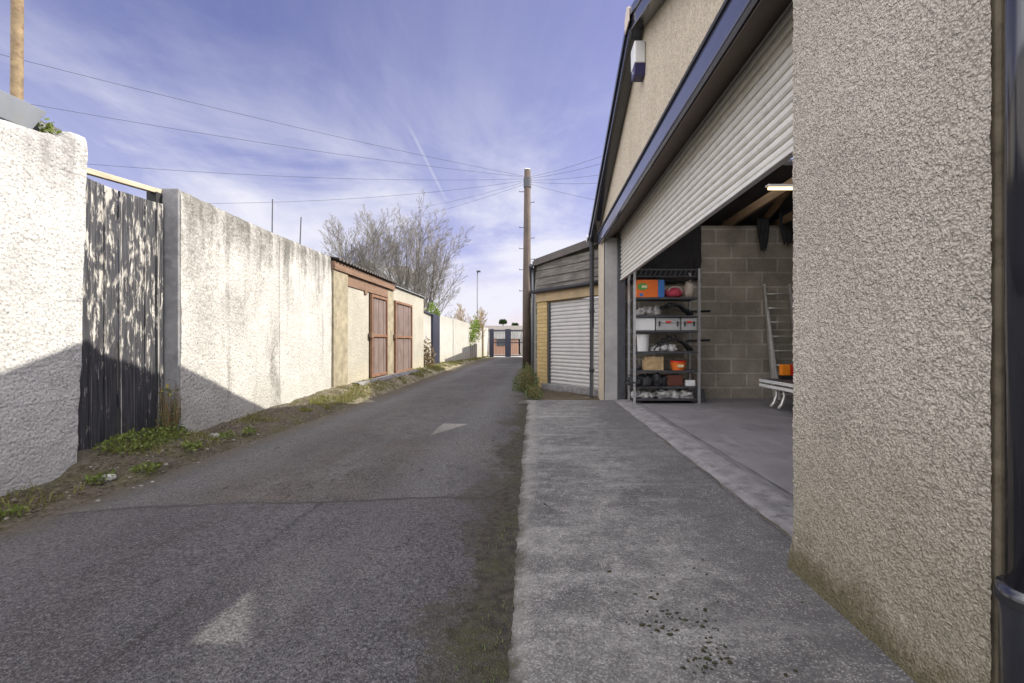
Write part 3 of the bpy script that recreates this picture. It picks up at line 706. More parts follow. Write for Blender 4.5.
# alarm box
al = thing('alarm_box', 'white burglar alarm box with navy lower half high on the garage gable', 'alarm box', (XF, 5.1, 3.8))
za0, za1 = 3.79, 4.14
MB().prism([(XF - .002, 4.870, za0 + .115), (XF - .002, 5.070, za0 + .115), (XF - .002, 5.080, za1 - .03), (XF - .002, 5.060, za1), (XF - .002, 4.880, za1), (XF - .002, 4.860, za1 - .03)], (-.115, 0, 0)).build('cover', M['white'], al, bevel=.012)
MB().prism([(XF - .002, 4.900, za0), (XF - .002, 5.040, za0), (XF - .002, 5.070, za0 + .113), (XF - .002, 4.870, za0 + .113)], (-.112, 0, 0)).build('strobe_panel', M['navy_plastic'], al, bevel=.006)
MB().tube([(XF - .113, 4.970, za0 + .058), (XF - .118, 4.970, za0 + .058)], .014, 12).build('logo_spot', M['white'], al)

# next building nearer the camera, beside the pipe
MB().box(1.24, 1.6, -6, YN - .005, -.2, 3.4).build('adjoining_wall', M['smooth_render'])
tag(bpy.data.objects['adjoining_wall'], 'smooth brown rendered wall behind the glossy drainpipe at the near edge', 'wall')
pp = thing('drainpipe', 'glossy black drainpipe standing close beside the near roughcast pier', 'drainpipe', (1.17, 1.08, 0))
MB().tube([(1.150, 1.08, .41), (1.150, 1.08, 3.3)], .055, 24).build('upper_pipe', M['black_plastic'], pp, smooth=True)
MB().tube([(1.150, 1.08, .0), (1.150, 1.08, .36), (1.150, 1.08, .40), (1.150, 1.08, .43)], [.064, .064, .070, .070], 24).build('lower_pipe', M['black_plastic'], pp, smooth=True)
MB().tube([(1.150, 1.08, .395), (1.150, 1.08, .412)], .0735, 24).build('collar', M['black_matt'], pp)
MB().tube([(1.150, 1.08, 2.1), (1.150, 1.08, 2.13)], .060, 24).build('bracket', M['black_matt'], pp)

# ------------------------------------------------------------------ inside the garage
ZS = .022
SY = 7.42
def sx(u, Y=SY): return (u - VU) * Y / FPX
def sz(v, Y=SY): return EYE - (v - VV) * Y / FPX
shelf = thing('shelving_unit', 'galvanised steel shelving unit with seven loaded shelves against the block wall', 'shelving', (2.05, 7.6, ZS))
X0, X1, Yf, Yb = sx(634.5), sx(699), SY, SY + .46
for x in (X0, X1):
    for y in (Yf, Yb): MB().beam((x, y, ZS), (x, y, 2.16), .036, .036, (0, 1, 0)).build('post', M['steel'], shelf)
levels = [sz(v) for v in (404, 386, 370, 351, 330, 297 + 18, 297)]
levels = [sz(403.0), sz(386.5), sz(370.5), sz(351.5), sz(330.5), sz(315.5), sz(297.2)]
levels[0] = ZS + .08
for z in levels: MB().box(X0 + .019, X1 - .019, Yf + .004, Yb - .004, z - .03, z).build('shelf', M['dark_steel'], shelf)
tp = MB()
tp.box(X0 + .019, X1 - .019, Yf + .01, Yb - .01, 2.03, 2.05)
for k in range(14): tp.beam((lerp(X0, X1, k / 13.), Yf - .003, 2.05), (lerp(X0, X1, min(1, (k + .6) / 13.)), Yf - .003, 2.14), .012, .012)
tp.beam((X0, Yf - .004, 2.145), (X1, Yf - .004, 2.145), .02, .02)
tp.build('top_rack', M['dark_steel'], shelf)
def item(name, label, cat, group='goods stored on the steel shelves'):
    return thing(name, label, cat, (2, 7.6, 1), group)
def on(u0, u1, z, v1, mat, name, dep=.3, y0=.05, bevel=.008):
    x0, x1 = sx(u0), sx(u1); h = sz(v1) - z
    return MB().box(x0, x1, Yf + y0, Yf + y0 + dep, z + .002, z + max(.04, h)), mat
z6, z5, z4, z3, z2, z1, z0 = levels[6], levels[5], levels[4], levels[3], levels[2], levels[1], levels[0]
GR = 'goods stored on the steel shelves'
bx = thing('detergent_box', 'bright orange cardboard box with blue end on the uppermost loaded shelf', 'box', (sx(650), Yf + .15, z6), GR)
MB().box(sx(637.5), sx(658.5), Yf + .03, Yf + .3, z6 + .002, sz(279.5)).build('carton', M['orange_box'], bx, bevel=.004)
MB().box(sx(658.6), sx(665), Yf + .03, Yf + .3, z6 + .002, sz(279.5)).build('end_panel', M['blue_card'], bx, bevel=.004)
MB().prism([(sx(643) + math.cos(t) * .0 + (.085 * math.cos(t)), Yf + .029, z6 + .17 + .055 * math.sin(t)) for t in [k * math.pi / 9 for k in range(18)]][::1], (0, -.003, 0)).build('green_label', M['green_card'], bx)
MB().box(sx(645) - .045, sx(645) + .04, Yf + .0235, Yf + .0255, z6 + .15, z6 + .19).build('cream_label', M['cream_card'], bx)
MB().box(sx(640), sx(643.5), Yf + .026, Yf + .029, z6 + .02, z6 + .065).build('blue_corner_mark', M['blue_card'], bx)
rb = thing('handbag', 'red pink soft bag with pale handle on the uppermost loaded shelf', 'bag', (sx(675), Yf + .15, z6), GR)
MB().blob((sx(676), Yf + .17, z6 + .08), .155, .12, .09, 16, 10, .12, 3, 4, z6 + .002).build('pouch', M['red_cloth'], rb, smooth=True)
MB().tube([(sx(676) + .11 * math.cos(t), Yf + .045, z6 + .09 + .08 * math.sin(t)) for t in [k * math.pi / 10 for k in range(11)]], .009, 6).build('handle', M['beige_plastic'], rb, smooth=True)
tag(MB().blob((sx(691.5), Yf + .14, z6 + .13), .085, .08, .14, 14, 10, .12, 2.5, 9, z6 + .002).build('paper_sack', M['beige_plastic'], smooth=True), 'pinkish white bulging sack at the right end of the uppermost loaded shelf', 'sack', GR)
def heap(name, label, cat, u0, u1, z, v1, mat, seed, amp=.35, ry=.14):
    mb = MB(); x0, x1 = sx(u0), sx(u1); h = max(.05, sz(v1) - z)
    for k in range(3):
        c = lerp(x0, x1, (k + .5) / 3)
        mb.blob((c, Yf + .18, z + h * .3), (x1 - x0) / 3.6, ry, h * (.55 + .25 * ((k * 7 + seed) % 3) / 2), 18, 12, amp, 3.5, seed + k, z + .002)
    return tag(mb.build(name, mat, smooth=True), label, cat, GR)
heap('folded_cover', 'grey crumpled fabric on the second shelf from the top', 'fabric', 640, 662, z5, 306, M['grey_cloth'], 3)
def coil(name, label, u0, u1, z, v1, seed, r=.018, turns=3, mat=None):
    rnd = random.Random(seed); mb = MB()
    for k in range(turns):
        pts = []; x0, x1 = sx(u0), sx(u1); h = sz(v1) - z
        for i in range(15):
            t = i / 14
            pts.append((lerp(x0, x1, t), Yf + .08 + .08 * k + .05 * math.sin(t * 6 + k), z + r + (h - r) * max(0, math.sin(math.pi * t)) * rnd.uniform(.6, 1.) + .0))
        mb.tube(pts, r, 7)
    return tag(mb.build(name, mat or M['black_matt'], smooth=True), label, 'hose', GR)
coil('black_hose', 'black hose arched across the second shelf from the top', 656, 694, z5, 301.5, 2, .02)
tag(MB().box(sx(637.5), sx(655.5), Yf + .03, Yf + .3, z4 + .002, sz(317.8)).build('storage_box', M['white'], bevel=.006), 'plain white box at the left of the middle shelf row', 'box', GR)
for (u0, u1), lab in (((656.8, 681), 'light grey tool case with red latch beside the white box'), ((682.2, 697.5), 'light grey tool case at the right end of its shelf')):
    tc = thing('tool_case', lab, 'case', (sx((u0 + u1) / 2), Yf + .15, z4), GR)
    MB().box(sx(u0), sx(u1), Yf + .03, Yf + .3, z4 + .002, z4 + .115).build('case_base', M['grey_case'], tc, bevel=.01)
    MB().box(sx(u0), sx(u1), Yf + .03, Yf + .3, z4 + .117, sz(317.8)).build('case_lid', M['grey_case'], tc, bevel=.01)
    um = (u0 + u1) / 2
    MB().box(sx(um - 2.6), sx(um + 2.6), Yf + .012, Yf + .029, z4 + .125, z4 + .15).build('latch', M['red_lens'], tc)
    for q in (u0 + 3, u1 - 3): MB().box(sx(q - .8), sx(q + .8), Yf + .014, Yf + .029, z4 + .07, z4 + .15).build('clip', M['dark_steel'], tc)
bk = thing('paint_bucket', 'white paint bucket on the shelf below the grey tool cases', 'bucket', (sx(645), Yf + .15, z3), GR)
MB().tube([(sx(645.3), Yf + .16, z3 + .002), (sx(645.3), Yf + .16, sz(336))], [.085, .1], 24).build('tub', M['white'], bk, smooth=False)
MB().tube([(sx(645.3), Yf + .16, sz(336) + .001), (sx(645.3), Yf + .16, sz(334.3))], .106, 24).build('lid', M['white'], bk)
coil('cable_heap', 'tangle of dark hose arching over white cloth on the bucket shelf', 655, 694, z3, 335, 8, .017, 3)
heap('white_cloth', 'crumpled pale cloth lying on the shelf beside the paint bucket', 'cloth', 655, 678, z3, 345, M['clear_sheet'], 12)
pb = MB()
pbx0, pbx1 = sx(645.5), sx(664.5)
pb.grid(12, 6, lambda i, j: (lerp(pbx0, pbx1, i), Yf + .06 + .01 * n3(i * 4, j * 4, 1, 1), z2 + .002 + (sz(357) - z2 + .03 * n3(i * 9, 0, 2, 1)) * j))
pb.grid(12, 6, lambda i, j: (lerp(pbx1, pbx0, i), Yf + .22 + .01 * n3(i * 4, j * 4, 5, 1), z2 + .002 + (sz(358) - z2 + .03 * n3(i * 9, 0, 7, 1)) * j))
pb.face([(pbx0, Yf + .06, z2 + .002), (pbx0, Yf + .22, z2 + .002), (pbx0, Yf + .22, sz(360)), (pbx0, Yf + .06, sz(360))]); pb.face([(pbx1, Yf + .22, z2 + .002), (pbx1, Yf + .06, z2 + .002), (pbx1, Yf + .06, sz(360)), (pbx1, Yf + .22, sz(360))])
tag(pb.build('paper_bag', M['tan_pack']), 'open tan paper bag on the third shelf from the bottom', 'bag', GR)
ot = thing('orange_tub', 'orange red tub with white marks on the third shelf from the bottom', 'tub', (sx(680), Yf + .15, z2), GR)
MB().tube([(sx(681), Yf + .15, z2 + .002), (sx(681), Yf + .15, sz(362.5))], [.10, .125], 20).build('tub_body', M['orange_box'], ot, smooth=False)
MB().tube([(sx(681), Yf + .15, sz(362.5) + .001), (sx(681), Yf + .15, sz(361))], .13, 20).build('rim', M['red_lens'], ot)
MB().box(sx(678), sx(684), Yf + .02, Yf + .032, z2 + .05, z2 + .09).build('pale_label', M['cream_card'], ot)
tag(MB().blob((sx(641), Yf + .14, z2 + .035), .05, .05, .045, 12, 8, .2, 3, 1, z2 + .002).build('dark_ball', M['black_matt'], smooth=True), 'small black lump on the shelf left of the paper bag', 'oddment', GR)
heap('black_sheet', 'crumpled black plastic sheeting on the second shelf from the bottom', 'sheeting', 632, 665, z1, 375, M['dark_cloth'], 21, .4, .2)
tag(MB().box(sx(667.5), sx(684), Yf + .04, Yf + .27, z1 + .002, sz(375.5)).build('brown_crate', M['brown_plastic'], bevel=.012), 'dark red brown plastic box on the second shelf from the bottom', 'box', GR)
tag(MB().box(sx(686.5), sx(696), Yf + .03, Yf + .2, z1 + .002, sz(380.5)).build('white_tray', M['white'], bevel=.008), 'small white tray at the right end of the second shelf from bottom', 'tray', GR)
heap('polythene_heap', 'grey polythene heap at the left of the bottom shelf', 'sheeting', 636, 656, z0, 391.5, M['clear_sheet'], 31, .45, .16)
heap('polythene_heap', 'larger pale polythene heap at the right of the bottom shelf', 'sheeting', 660, 694, z0, 389.5, M['clear_sheet'], 37, .45, .16)
for k, (v, lab) in enumerate(((311, 'upper dark pipe poking out past the right side of the shelves'), (341, 'lower dark pipe poking out past the right side of the shelves'))):
    tag(MB().tube([(sx(690), Yf + .2, sz(v)), (sx(716), Yf + .26, sz(v - 1))], .02, 8).build('pipe_offcut', M['black_matt'], smooth=True), lab, 'pipe', GR)
# long tools leaning beside the shelves
for dx_, lab in ((0, 'long handled tool leaning on the wall nearest the shelves'), (.09, 'second long handled tool leaning on the wall right of the shelves')):
    tl = thing('garden_tool', lab, 'tool', (sx(703) + dx_, 7.8, ZS), 'tools leaning beside the shelves')
    MB().tube([(sx(703) + dx_, 7.70, ZS + .02), (sx(703) + dx_ + .03, 8.12, .62 + dx_)], .014, 8).build('shaft', M['brown_board'], tl, smooth=True)
    MB().prism([(sx(703) + dx_ - .05, 7.70, ZS), (sx(703) + dx_ + .05, 7.70, ZS), (sx(703) + dx_ + .045, 7.76, ZS + .2), (sx(703) + dx_ - .045, 7.76, ZS + .2)], (0, -.012, .004)).build('blade', M['dark_steel'], tl)
# dark tarpaulin over the wall behind the shelves
tpn = MB(); tx0, tx1 = 1.45, sx(701, 8.1)
tpn.grid(60, 30, lambda i, j: (lerp(tx0, tx1, i) + .03 * n3(i * 3, j * 6, 3, 1), 8.11 + .03 * n3(i * 18, j * 2, 0, 1) - .02, lerp(2.02 + .10 * n3(i * 6, 0, 1, 1), 3.0, j)))
tp2 = tpn.build('tarpaulin', M['dark_board'], smooth=True); q = tp2.modifiers.new('thick', 'SOLIDIFY'); q.thickness = .008
tag(tp2, 'dark tarpaulin hanging on the wall above the steel shelves', 'tarpaulin')
for (u0, u1, v0, v1, lab) in ((757, 769, 218, 250, 'narrow black rag hanging from the roof timbers above the ladder'), (778, 797, 205, 243, 'wide black rag hanging from the roof timbers beside the pier')):
    rg = MB(); Y = 8.02
    rg.grid(8, 14, lambda i, j: ((lerp(u0, u1, .5 + (i - .5) * (1 - .6 * j ** 2)) - VU) * Y / FPX, Y + .03 * n3(i * 5, j * 2, u0, 1), EYE - (lerp(v0, v1 + 6 * n3(i * 5, 2, u0, 1), j) - VV) * Y / FPX))
    ro = rg.build('hanging_rag', M['dark_cloth'], smooth=True); q = ro.modifiers.new('thick', 'SOLIDIFY'); q.thickness = .02
    tag(ro, lab, 'rag', 'rags hanging from the roof')
# strip light
lt = thing('strip_light', 'lit fluorescent batten hung under the garage roof timbers', 'light', (3.2, 6.0, 2.9))
em, s_, b__ = new_mat('lit_tube'); b__.inputs['Emission Color'].default_value = (1, .80, .42, 1); b__.inputs['Emission Strength'].default_value = 1.3
b__.inputs['Base Color'].default_value = (.7, .65, .5, 1)
MB().box(2.93, 4.1, 5.97, 6.05, 2.985, 3.012).build('batten', M['white'], lt, bevel=.004)
MB().tube([(2.95, 6.01, 2.965), (4.08, 6.01, 2.965)], .017, 10).build('tube', em, lt, smooth=True)
# ladder
ld = thing('ladder', 'aluminium ladder leaning against the concrete block wall', 'ladder', (3.75, 7.9, ZS))
lx0, lx1 = (773.5 - VU) * 7.9 / FPX, (799.5 - VU) * 7.9 / FPX
for x in (lx0, lx1):
    r_ = MB(); r_.beam((x, 7.86, ZS + .01), (x - .06, 8.11, 2.00), .03, .07, (0, 1, 0)); r_.beam((x + .045, 7.80, ZS + .01), (x - .035, 8.03, 1.55), .028, .06, (0, 1, 0))
    r_.build('rail', M['alu'], ld, bevel=.004)
for k in range(8):
    t = .05 + k * .123
    p = Vector((lx0, 7.86, ZS)).lerp(Vector((lx0 - .06, 8.11, 2.0)), t)
    MB().tube([p, p + Vector((lx1 - lx0, 0, 0))], .014, 8).build('rung', M['alu'], ld, smooth=True)
# trailer end beyond the pier
tr = thing('trailer', 'flat trailer with white edged deck and bent steel legs partly behind the pier', 'trailer', (3.9, 7.0, ZS))
ax = 3.42
MB().box(ax, ax + 1.2, 4.9, 7.2, .385, .44).build('deck', M['dark_steel'], tr, bevel=.004)
for z in (.345, .415): MB().box(ax - .03, ax - .003, 4.9, 7.2, z - .022, z + .022).build('edge_strip', M['white'], tr, bevel=.004)
MB().box(ax + .0, ax + 1.2, 7.203, 7.23, .36, .43).build('edge_strip', M['white'], tr, bevel=.004)
for k in range(2):
    y_ = 6.95 - k * .22
    MB().tube([(ax + .10, y_, .38), (ax + .12, y_, .22), (ax + .08, y_, .10), (ax + .03, y_, ZS + .02)], .024, 9).build('leg', M['alu'], tr, smooth=True)
MB().tube([(ax + 1.1, 5.2, ZS), (ax + 1.1, 5.2, .384)], .03, 9).build('leg', M['alu'], tr)
ax, ty = 3.62 - .24, 6.85
lb = thing('trailer_lamp', 'orange and red lamp cluster standing on the trailer deck', 'lamp', (ax + .3, ty + .2, .457))
MB().box(ax + .24, ax + .62, ty + .12, ty + .2, .442, .50).build('housing', M['black_matt'], lb)
MB().box(ax + .24, ax + .37, ty + .11, ty + .2, .502, .665).build('amber_lens', M['orange_lens'], lb, bevel=.01)
MB().box(ax + .375, ax + .62, ty + .11, ty + .2, .502, .665).build('red_lens', M['red_lens'], lb, bevel=.01)

# ------------------------------------------------------------------ neighbouring skewed garage
A = Vector((-.02, 10.66, 0)); B = Vector((1.27, 8.80 + .06, 0)); e = (B - A).normalized(); nrm = Vector((-e.y, e.x, 0))
if nrm.y < 0: nrm = -nrm                           # points into the building
def fr(t, d, z): return A + e * t + nrm * d + Vector((0, 0, z))
L = (B - A).length
ng = thing('small_garage', 'small yellow brick garage with weathered board gable and pale shutter', 'garage', (1.2, 12, 0))
def fbox(t0, t1, d0, d1, z0, z1): return MB().hexa([fr(t0, d0, z0), fr(t1, d0, z0), fr(t1, d1, z0), fr(t0, d1, z0), fr(t0, d0, z1), fr(t1, d0, z1), fr(t1, d1, z1), fr(t0, d1, z1)])
tD = .40                                           # where the shutter starts
fbox(0, tD - .03, 0, .3, -.1, 1.90).build('brick_pier', M['yellow_brick'], ng)
fbox(tD - .028, tD + .03, .02, .14, 0, 1.86).build('door_jamb', M['dark_steel'], ng)
sd = MB(); k = 0; z = .09; rows = []
while z < 1.86:
    for dz_, dd in ((0, .0), (.018, -.014), (.045, -.014), (.062, 0)): rows.append((.07 + dd, z + dz_))
    z += .078
for (da, za), (db, zb_) in zip(rows, rows[1:]): sd.face([fr(tD + .03, da, za), fr(L, da, za), fr(L, db, zb_), fr(tD + .03, db, zb_)])
so = sd.build('shutter', M['slat_grey'], ng)
fbox(tD - .1, L + .05, -.10, .3, -.1, .088).build('concrete_sill', M['threshold'], ng)
fbox(0, L + .05, -.03, .2, 1.902, 2.10).build('fascia_board', M['tan_wood'], ng)
zc = [2.102 + k * .17 for k in range(5)]
cl_ = MB()
for k, z in enumerate(zc):
    top = min(z + .168, 2.80)
    if top - z < .03: continue
    cl_.hexa([fr(0, -.02, z), fr(L, -.02, z), fr(L, .1, z), fr(0, .1, z), fr(0, .0, top), fr(L, 0., min(top, 2.9)), fr(L, .1, min(top, 2.9)), fr(0, .1, top)])
cl_.build('cladding', M['cladding'], ng)
MB().hexa([fr(-.06, -.09, 2.72), fr(L + .4, -.09, 2.90), fr(L + .4, .1, 2.90), fr(-.06, .1, 2.72), fr(-.06, -.09, 2.83), fr(L + .4, -.09, 3.01), fr(L + .4, .1, 3.01), fr(-.06, .1, 2.83)]).build('verge_trim', M['corrugated'], ng)
p0, p1 = fr(-.03, -.09, 2.13), fr(L, -.09, 2.13)
MB().tube([p0, p1], .045, 10).build('gutter_pipe', M['black_matt'], ng, smooth=True)
# body behind the front, roof slab
Aw = Vector((-.14, 17.2, 0)); Bw = Vector((3.2, 17.2, 0)); Bq = Vector((3.2, 8.95, 0))
fA, fB = fr(0, .31, 0), fr(L, .31, 0)
bd = MB()
for a, b in ((Vector((-.05, 10.70, 0)), Aw),):
    bd.hexa([(a.x, a.y, -.2), (a.x + .3, a.y, -.2), (b.x + .3, b.y, -.2), (b.x, b.y, -.2), (a.x, a.y, 2.60), (a.x + .3, a.y, 2.60), (b.x + .3, b.y, 2.60), (b.x, b.y, 2.60)])
bd.build('side_wall', M['rubble'], ng)
MB().box(-.14, 3.2, 17.21, 17.4, -.2, 2.60).build('rear_wall', M['rubble'], ng)
rf = MB(); poly = [fr(-.06, -.05, 2.83), fr(L + .1, -.05, 3.0), Vector((3.3, 8.99, 3.05)), Vector((3.3, 17.4, 3.0)), Vector((-.20, 17.4, 2.75))]
rf.prism(poly, (0, 0, .05)); rf.build('roof', M['corrugated'], ng)
sg = MB(); sg.tube([at(534, 266, 10.6) + Vector((-.07, 0, 0)), Vector((-.22, 17.2, 2.62))], .05, 8); sg.build('side_gutter', M['dark_steel'], ng, smooth=True)
MB().tube([at(533, 268, 10.9), at(533, 292, 10.9), at(532, 385, 10.9)], .032, 8).build('side_downpipe', M['grey_paint'], ng, smooth=True)
# far lane-side wall on the right
sw = MB()
def lx(y): return -.20 - .75 * (y - 17.45) / 16.75
for y0, y1, h in ((17.45, 21.3, 2.2), (21.3, 25.5, 3.12), (25.5, 31.0, 3.35), (31.0, 34.2, 2.25)):  # taller middle stretches stand in for a garage, raised to shade the far wall
    sw.hexa([(lx(y0), y0, -.3), (lx(y0) + .3, y0, -.3), (lx(y1) + .3, y1, -.3), (lx(y1), y1, -.3), (lx(y0), y0, h), (lx(y0) + .3, y0, h), (lx(y1) + .3, y1, h), (lx(y1), y1, h)])
tag(sw.build('stone_wall', M['rubble']), 'grey stone wall continuing along the lane beyond the telegraph pole', 'wall')

# ------------------------------------------------------------------ left side walls
def rough_wall(name, pts, zb, zt, thick, mat, res, amp, top_amp, parent=None, seed=0, slant=0.):
    """wall along (x,y) points, front towards +X; displaced face, uneven top"""
    (x0, y0), (x1, y1) = pts; Ln = math.hypot(x1 - x0, y1 - y0); nu = max(2, int(Ln / res)); nv = max(2, int(2.5 / res)); mb = MB()
    def P(i, j, back=False):
        y = lerp(y0, y1, i); x = lerp(x0, x1, i)
        b, t = zb(y), zt(y) + top_amp * n3(y, seed, 0, 6) + top_amp * .5 * n3(y, seed, 3, 19)
        z = lerp(b, t, j)
        if back: return (x - thick, y, z)
        d = amp * (n3(x, y + seed, z, 9) + .6 * n3(x, y + seed, z, 17)) + .012 * n3(x, y, z, 1.5)
        r = 1 - .5 * max(0, (j - .97) / .03)
        return (x + d - .02 * max(0, (j - .975) / .025) ** 2, y + slant * j * i + .008 * n3(1, y * 0 + i, z, 9) * (i in (0, 1)), z)
    mb.grid(nu, nv, lambda i, j: P(i, j))
    k = len(mb.v)
    mb.grid(nu, 3, lambda i, j: tuple(Vector(P(i, 1)).lerp(Vector(P(i, 1, True)) + Vector((0, slant * i, 0)), j) + Vector((0, 0, .015 * n3(i * Ln, j * 2, seed, 9) * math.sin(math.pi * j)))))
    mb.grid(3, nv, lambda i, j: tuple(Vector(P(1, j)).lerp(Vector(P(1, j, True)) + Vector((0, slant * j, 0)), i)))
    mb.grid(3, nv, lambda i, j: tuple(Vector(P(0, j, True)).lerp(Vector(P(0, j)), i)))
    mb.grid(nu, 2, lambda i, j: P(1 - i, j, True))
    return mb.build(name, mat, parent, smooth=True)
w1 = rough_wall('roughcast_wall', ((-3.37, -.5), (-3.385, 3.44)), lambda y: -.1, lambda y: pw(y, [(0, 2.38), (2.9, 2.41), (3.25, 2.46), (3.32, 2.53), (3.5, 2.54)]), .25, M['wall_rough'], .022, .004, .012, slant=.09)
tag(w1, 'whitewashed roughcast wall nearest the camera left of the flaking gate', 'wall')
w2 = thing('white_wall', 'long weathered white rendered wall right of the flaking black gate', 'wall', (-3.5, 6.3, 0))
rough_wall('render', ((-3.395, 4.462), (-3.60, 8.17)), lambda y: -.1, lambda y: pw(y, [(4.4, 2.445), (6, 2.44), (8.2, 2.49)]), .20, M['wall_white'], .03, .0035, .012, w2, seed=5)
MB().box(-3.62, -3.402, 4.435, 4.46, -.1, 2.455).build('wall_end', M['wall_end'], w2, bevel=.008)

# shed roof edge above the near wall
sh_ = thing('shed', 'low shed behind the near wall with a grey metal roof edge', 'shed', (-4.2, 1.8, 0))
MB().prism([(-3.42, -1.5, 2.425), (-3.42, 3.17, 2.43), (-3.42, 3.27, 2.605), (-3.42, -1.5, 2.62)], (-.03, 0, 0)).build('roof_edge', M['grey_paint'], sh_, bevel=.004)
MB().hexa([(-6.2, -1.5, 2.75), (-3.45, -1.5, 2.57), (-3.45, 3.2, 2.57), (-6.2, 3.2, 2.75), (-6.2, -1.5, 2.79), (-3.45, -1.5, 2.61), (-3.45, 3.2, 2.61), (-6.2, 3.2, 2.79)]).build('roof', M['corrugated'], sh_)
MB().box(-6.1, -3.66, -1.4, 3.0, -.2, 2.55).build('wall', M['pilaster'], sh_)
MB().prism([at(45, 119, 3.30) + Vector((-.05, 0, 0)), at(69, 130, 3.42) + Vector((-.05, 0, 0)), at(69, 139, 3.42) + Vector((-.05, 0, 0)), at(47, 139, 3.30) + Vector((-.05, 0, 0))], (-.1, .0, 0)).build('gutter_end', M['dark_steel'], sh_)
def leaf_clump(name, label, c, rx, ry, h, n, size, mat, cat='plant', group=None, stems=0, stem_mat=None, zfun=None, base_bias=1.):
    mb = MB(); c = Vector(c)
    for k in range(n):
        a = random.uniform(0, 6.28); r = math.sqrt(random.random())
        x, y = c.x + rx * r * math.cos(a), c.y + ry * r * math.sin(a)
        zb_ = zfun(x, y) if zfun else c.z
        zz = zb_ + h * (random.random() ** base_bias) * (1 - .6 * r * r)
        mb.leaf((x, y, zz), size * random.uniform(.6, 1.3))
    root = thing(name, label, cat, c, group)
    mb.build('leaves', mat, root)
    if stems:
        sb = MB()
        for k in range(stems):
            a = random.uniform(0, 6.28); r = math.sqrt(random.random()) * .8
            b = Vector((c.x + rx * r * .5 * math.cos(a), c.y + ry * r * .5 * math.sin(a), c.z - .02))
            t = Vector((c.x + rx * r * math.cos(a), c.y + ry * r * math.sin(a), c.z + h * random.uniform(.5, 1.) * (1 - .4 * r * r)))
            m_ = (b + t) / 2 + Vector((random.uniform(-.03, .03), random.uniform(-.03, .03), 0))
            sb.tube([b, m_, t], [.004, .003, .0015], 4, False)
        sb.build('stems', stem_mat or M['dry'], root)
    return root
leaf_clump('wall_weed', 'small green weed growing on top of the near wall', at(48, 136, 3.31) + Vector((0, 0, 0)), .05, .05, .12, 60, .035, M['weed'], stems=6)

# flaking gate
gt = thing('board_gate', 'tall board gate with flaking black paint between the two white walls', 'gate', (-3.45, 3.95, .15))
pls = MB(); ys = [3.43 + k * .131 for k in range(9)]
for k, (a, b) in enumerate(zip(ys, ys[1:])):
    b = min(b, 4.415); j = .006 * ((k * 5) % 3 - 1)
    za = pw(a, [(3.4, 2.30), (3.9, 2.272), (4.42, 2.295)]); zb_ = pw(b, [(3.4, 2.30), (3.9, 2.272), (4.42, 2.295)])
    pls.hexa([(-3.550 + j, a, .05), (-3.527 + j, a, .05), (-3.527 + j, b - .008, .05), (-3.550 + j, b - .008, .05), (-3.550 + j, a, za), (-3.527 + j, a, za), (-3.527 + j, b - .008, zb_), (-3.550 + j, b - .008, zb_)])
pls.build('boards', M['flaky'], gt, bevel=.003, segs=1)
for y in ys[1:8]: MB().box(-3.529, -3.520, y - .014, y + .004, .06, 2.22).build('cover_strip', M['flaky'], gt)
for z in (.5, 1.3, 2.1): MB().box(-3.610, -3.554, 3.40, 4.41, z - .05, z + .05).build('ledge_rail', M['grey_wood'], gt)
MB().box(-3.640, -3.550, 4.36, 4.432, .0, 2.40).build('gate_post', M['black_matt'], gt)
tag(MB().beam((-3.580, 3.42, 2.33), (-3.580, 4.50, 2.425), .05, .045).build('timber_batten', M['pale_wood'], bevel=.004), 'pale bare timber batten spanning above the flaking gate', 'timber')

# outbuilding with two timber doors
ob = thing('rendered_outbuilding', 'cream rendered outbuilding with brown fascia and two brown doors', 'outbuilding', (-3.9, 11.5, .1))
XO = -3.60
MB().box(XO - .30, XO + .035, 8.19, 8.80, -.1, 2.27).build('pilaster', M['pilaster'], ob, bevel=.008)
def dy(u, x=XO): return x * FPX / (u - VU)
d1a, d1b, d2a, d2b = dy(369.5), dy(385.5), dy(393.3), dy(410.5)
wl = MB()
wl.box(XO - .25, XO - .01, 8.802, d1a - .02, -.1, 2.06)
wl.build('panel_wall', M['wall_cream'], ob)
MB().box(XO - .25, XO + .01, d1b + .14, d2a - .0, -.1, 2.27).build('door_pier', M['pilaster'], ob)
wr = MB(); yj = d2a
wr.box(XO - .25, XO + .0, yj, 14.75, -.1, 2.385); wr.build('wall', M['wall_cream'], ob)
MB().box(XO - .25, XO - .06, d1a - .018, d1b + .138, -.1, 2.06).build('black_recess_back', M['black_matt'], ob)  # black backing fills the recess; its shade is put into the colour
MB().box(XO - .25, XO + .012, 8.802, d1b + .138, 2.062, 2.262).build('lintel_board', M['brown_board'], ob)
MB().box(XO - .05, XO + .018, dy(364.3), dy(366.5), 1.99, 2.20).build('bracket_block', M['brown_board'], ob)
MB().box(XO - .02, XO + .065, 8.175, d2a - .05, 2.272, 2.415).build('fascia', M['brown_board'], ob, bevel=.006)
cr = MB()
def corr(i, j):
    y = lerp(8.16, d2a, i); x = lerp(XO + .13, XO - 3.2, j); return (x, y, 2.455 + .55 * j + .018 * math.cos(y * 2 * math.pi / .146))
cr.grid(260, 2, corr); co = cr.build('corrugated_roof', M['corrugated'], ob); q = co.modifiers.new('t', 'SOLIDIFY'); q.thickness = .012
MB().hexa([(XO - 3.2, d2a + .01, 2.9), (XO + .06, d2a + .01, 2.387), (XO + .06, 14.85, 2.387), (XO - 3.2, 14.85, 2.9), (XO - 3.2, d2a + .01, 2.93), (XO + .06, d2a + .01, 2.412), (XO + .06, 14.85, 2.412), (XO - 3.2, 14.85, 2.93)]).build('felt_roof', M['slate'], ob)
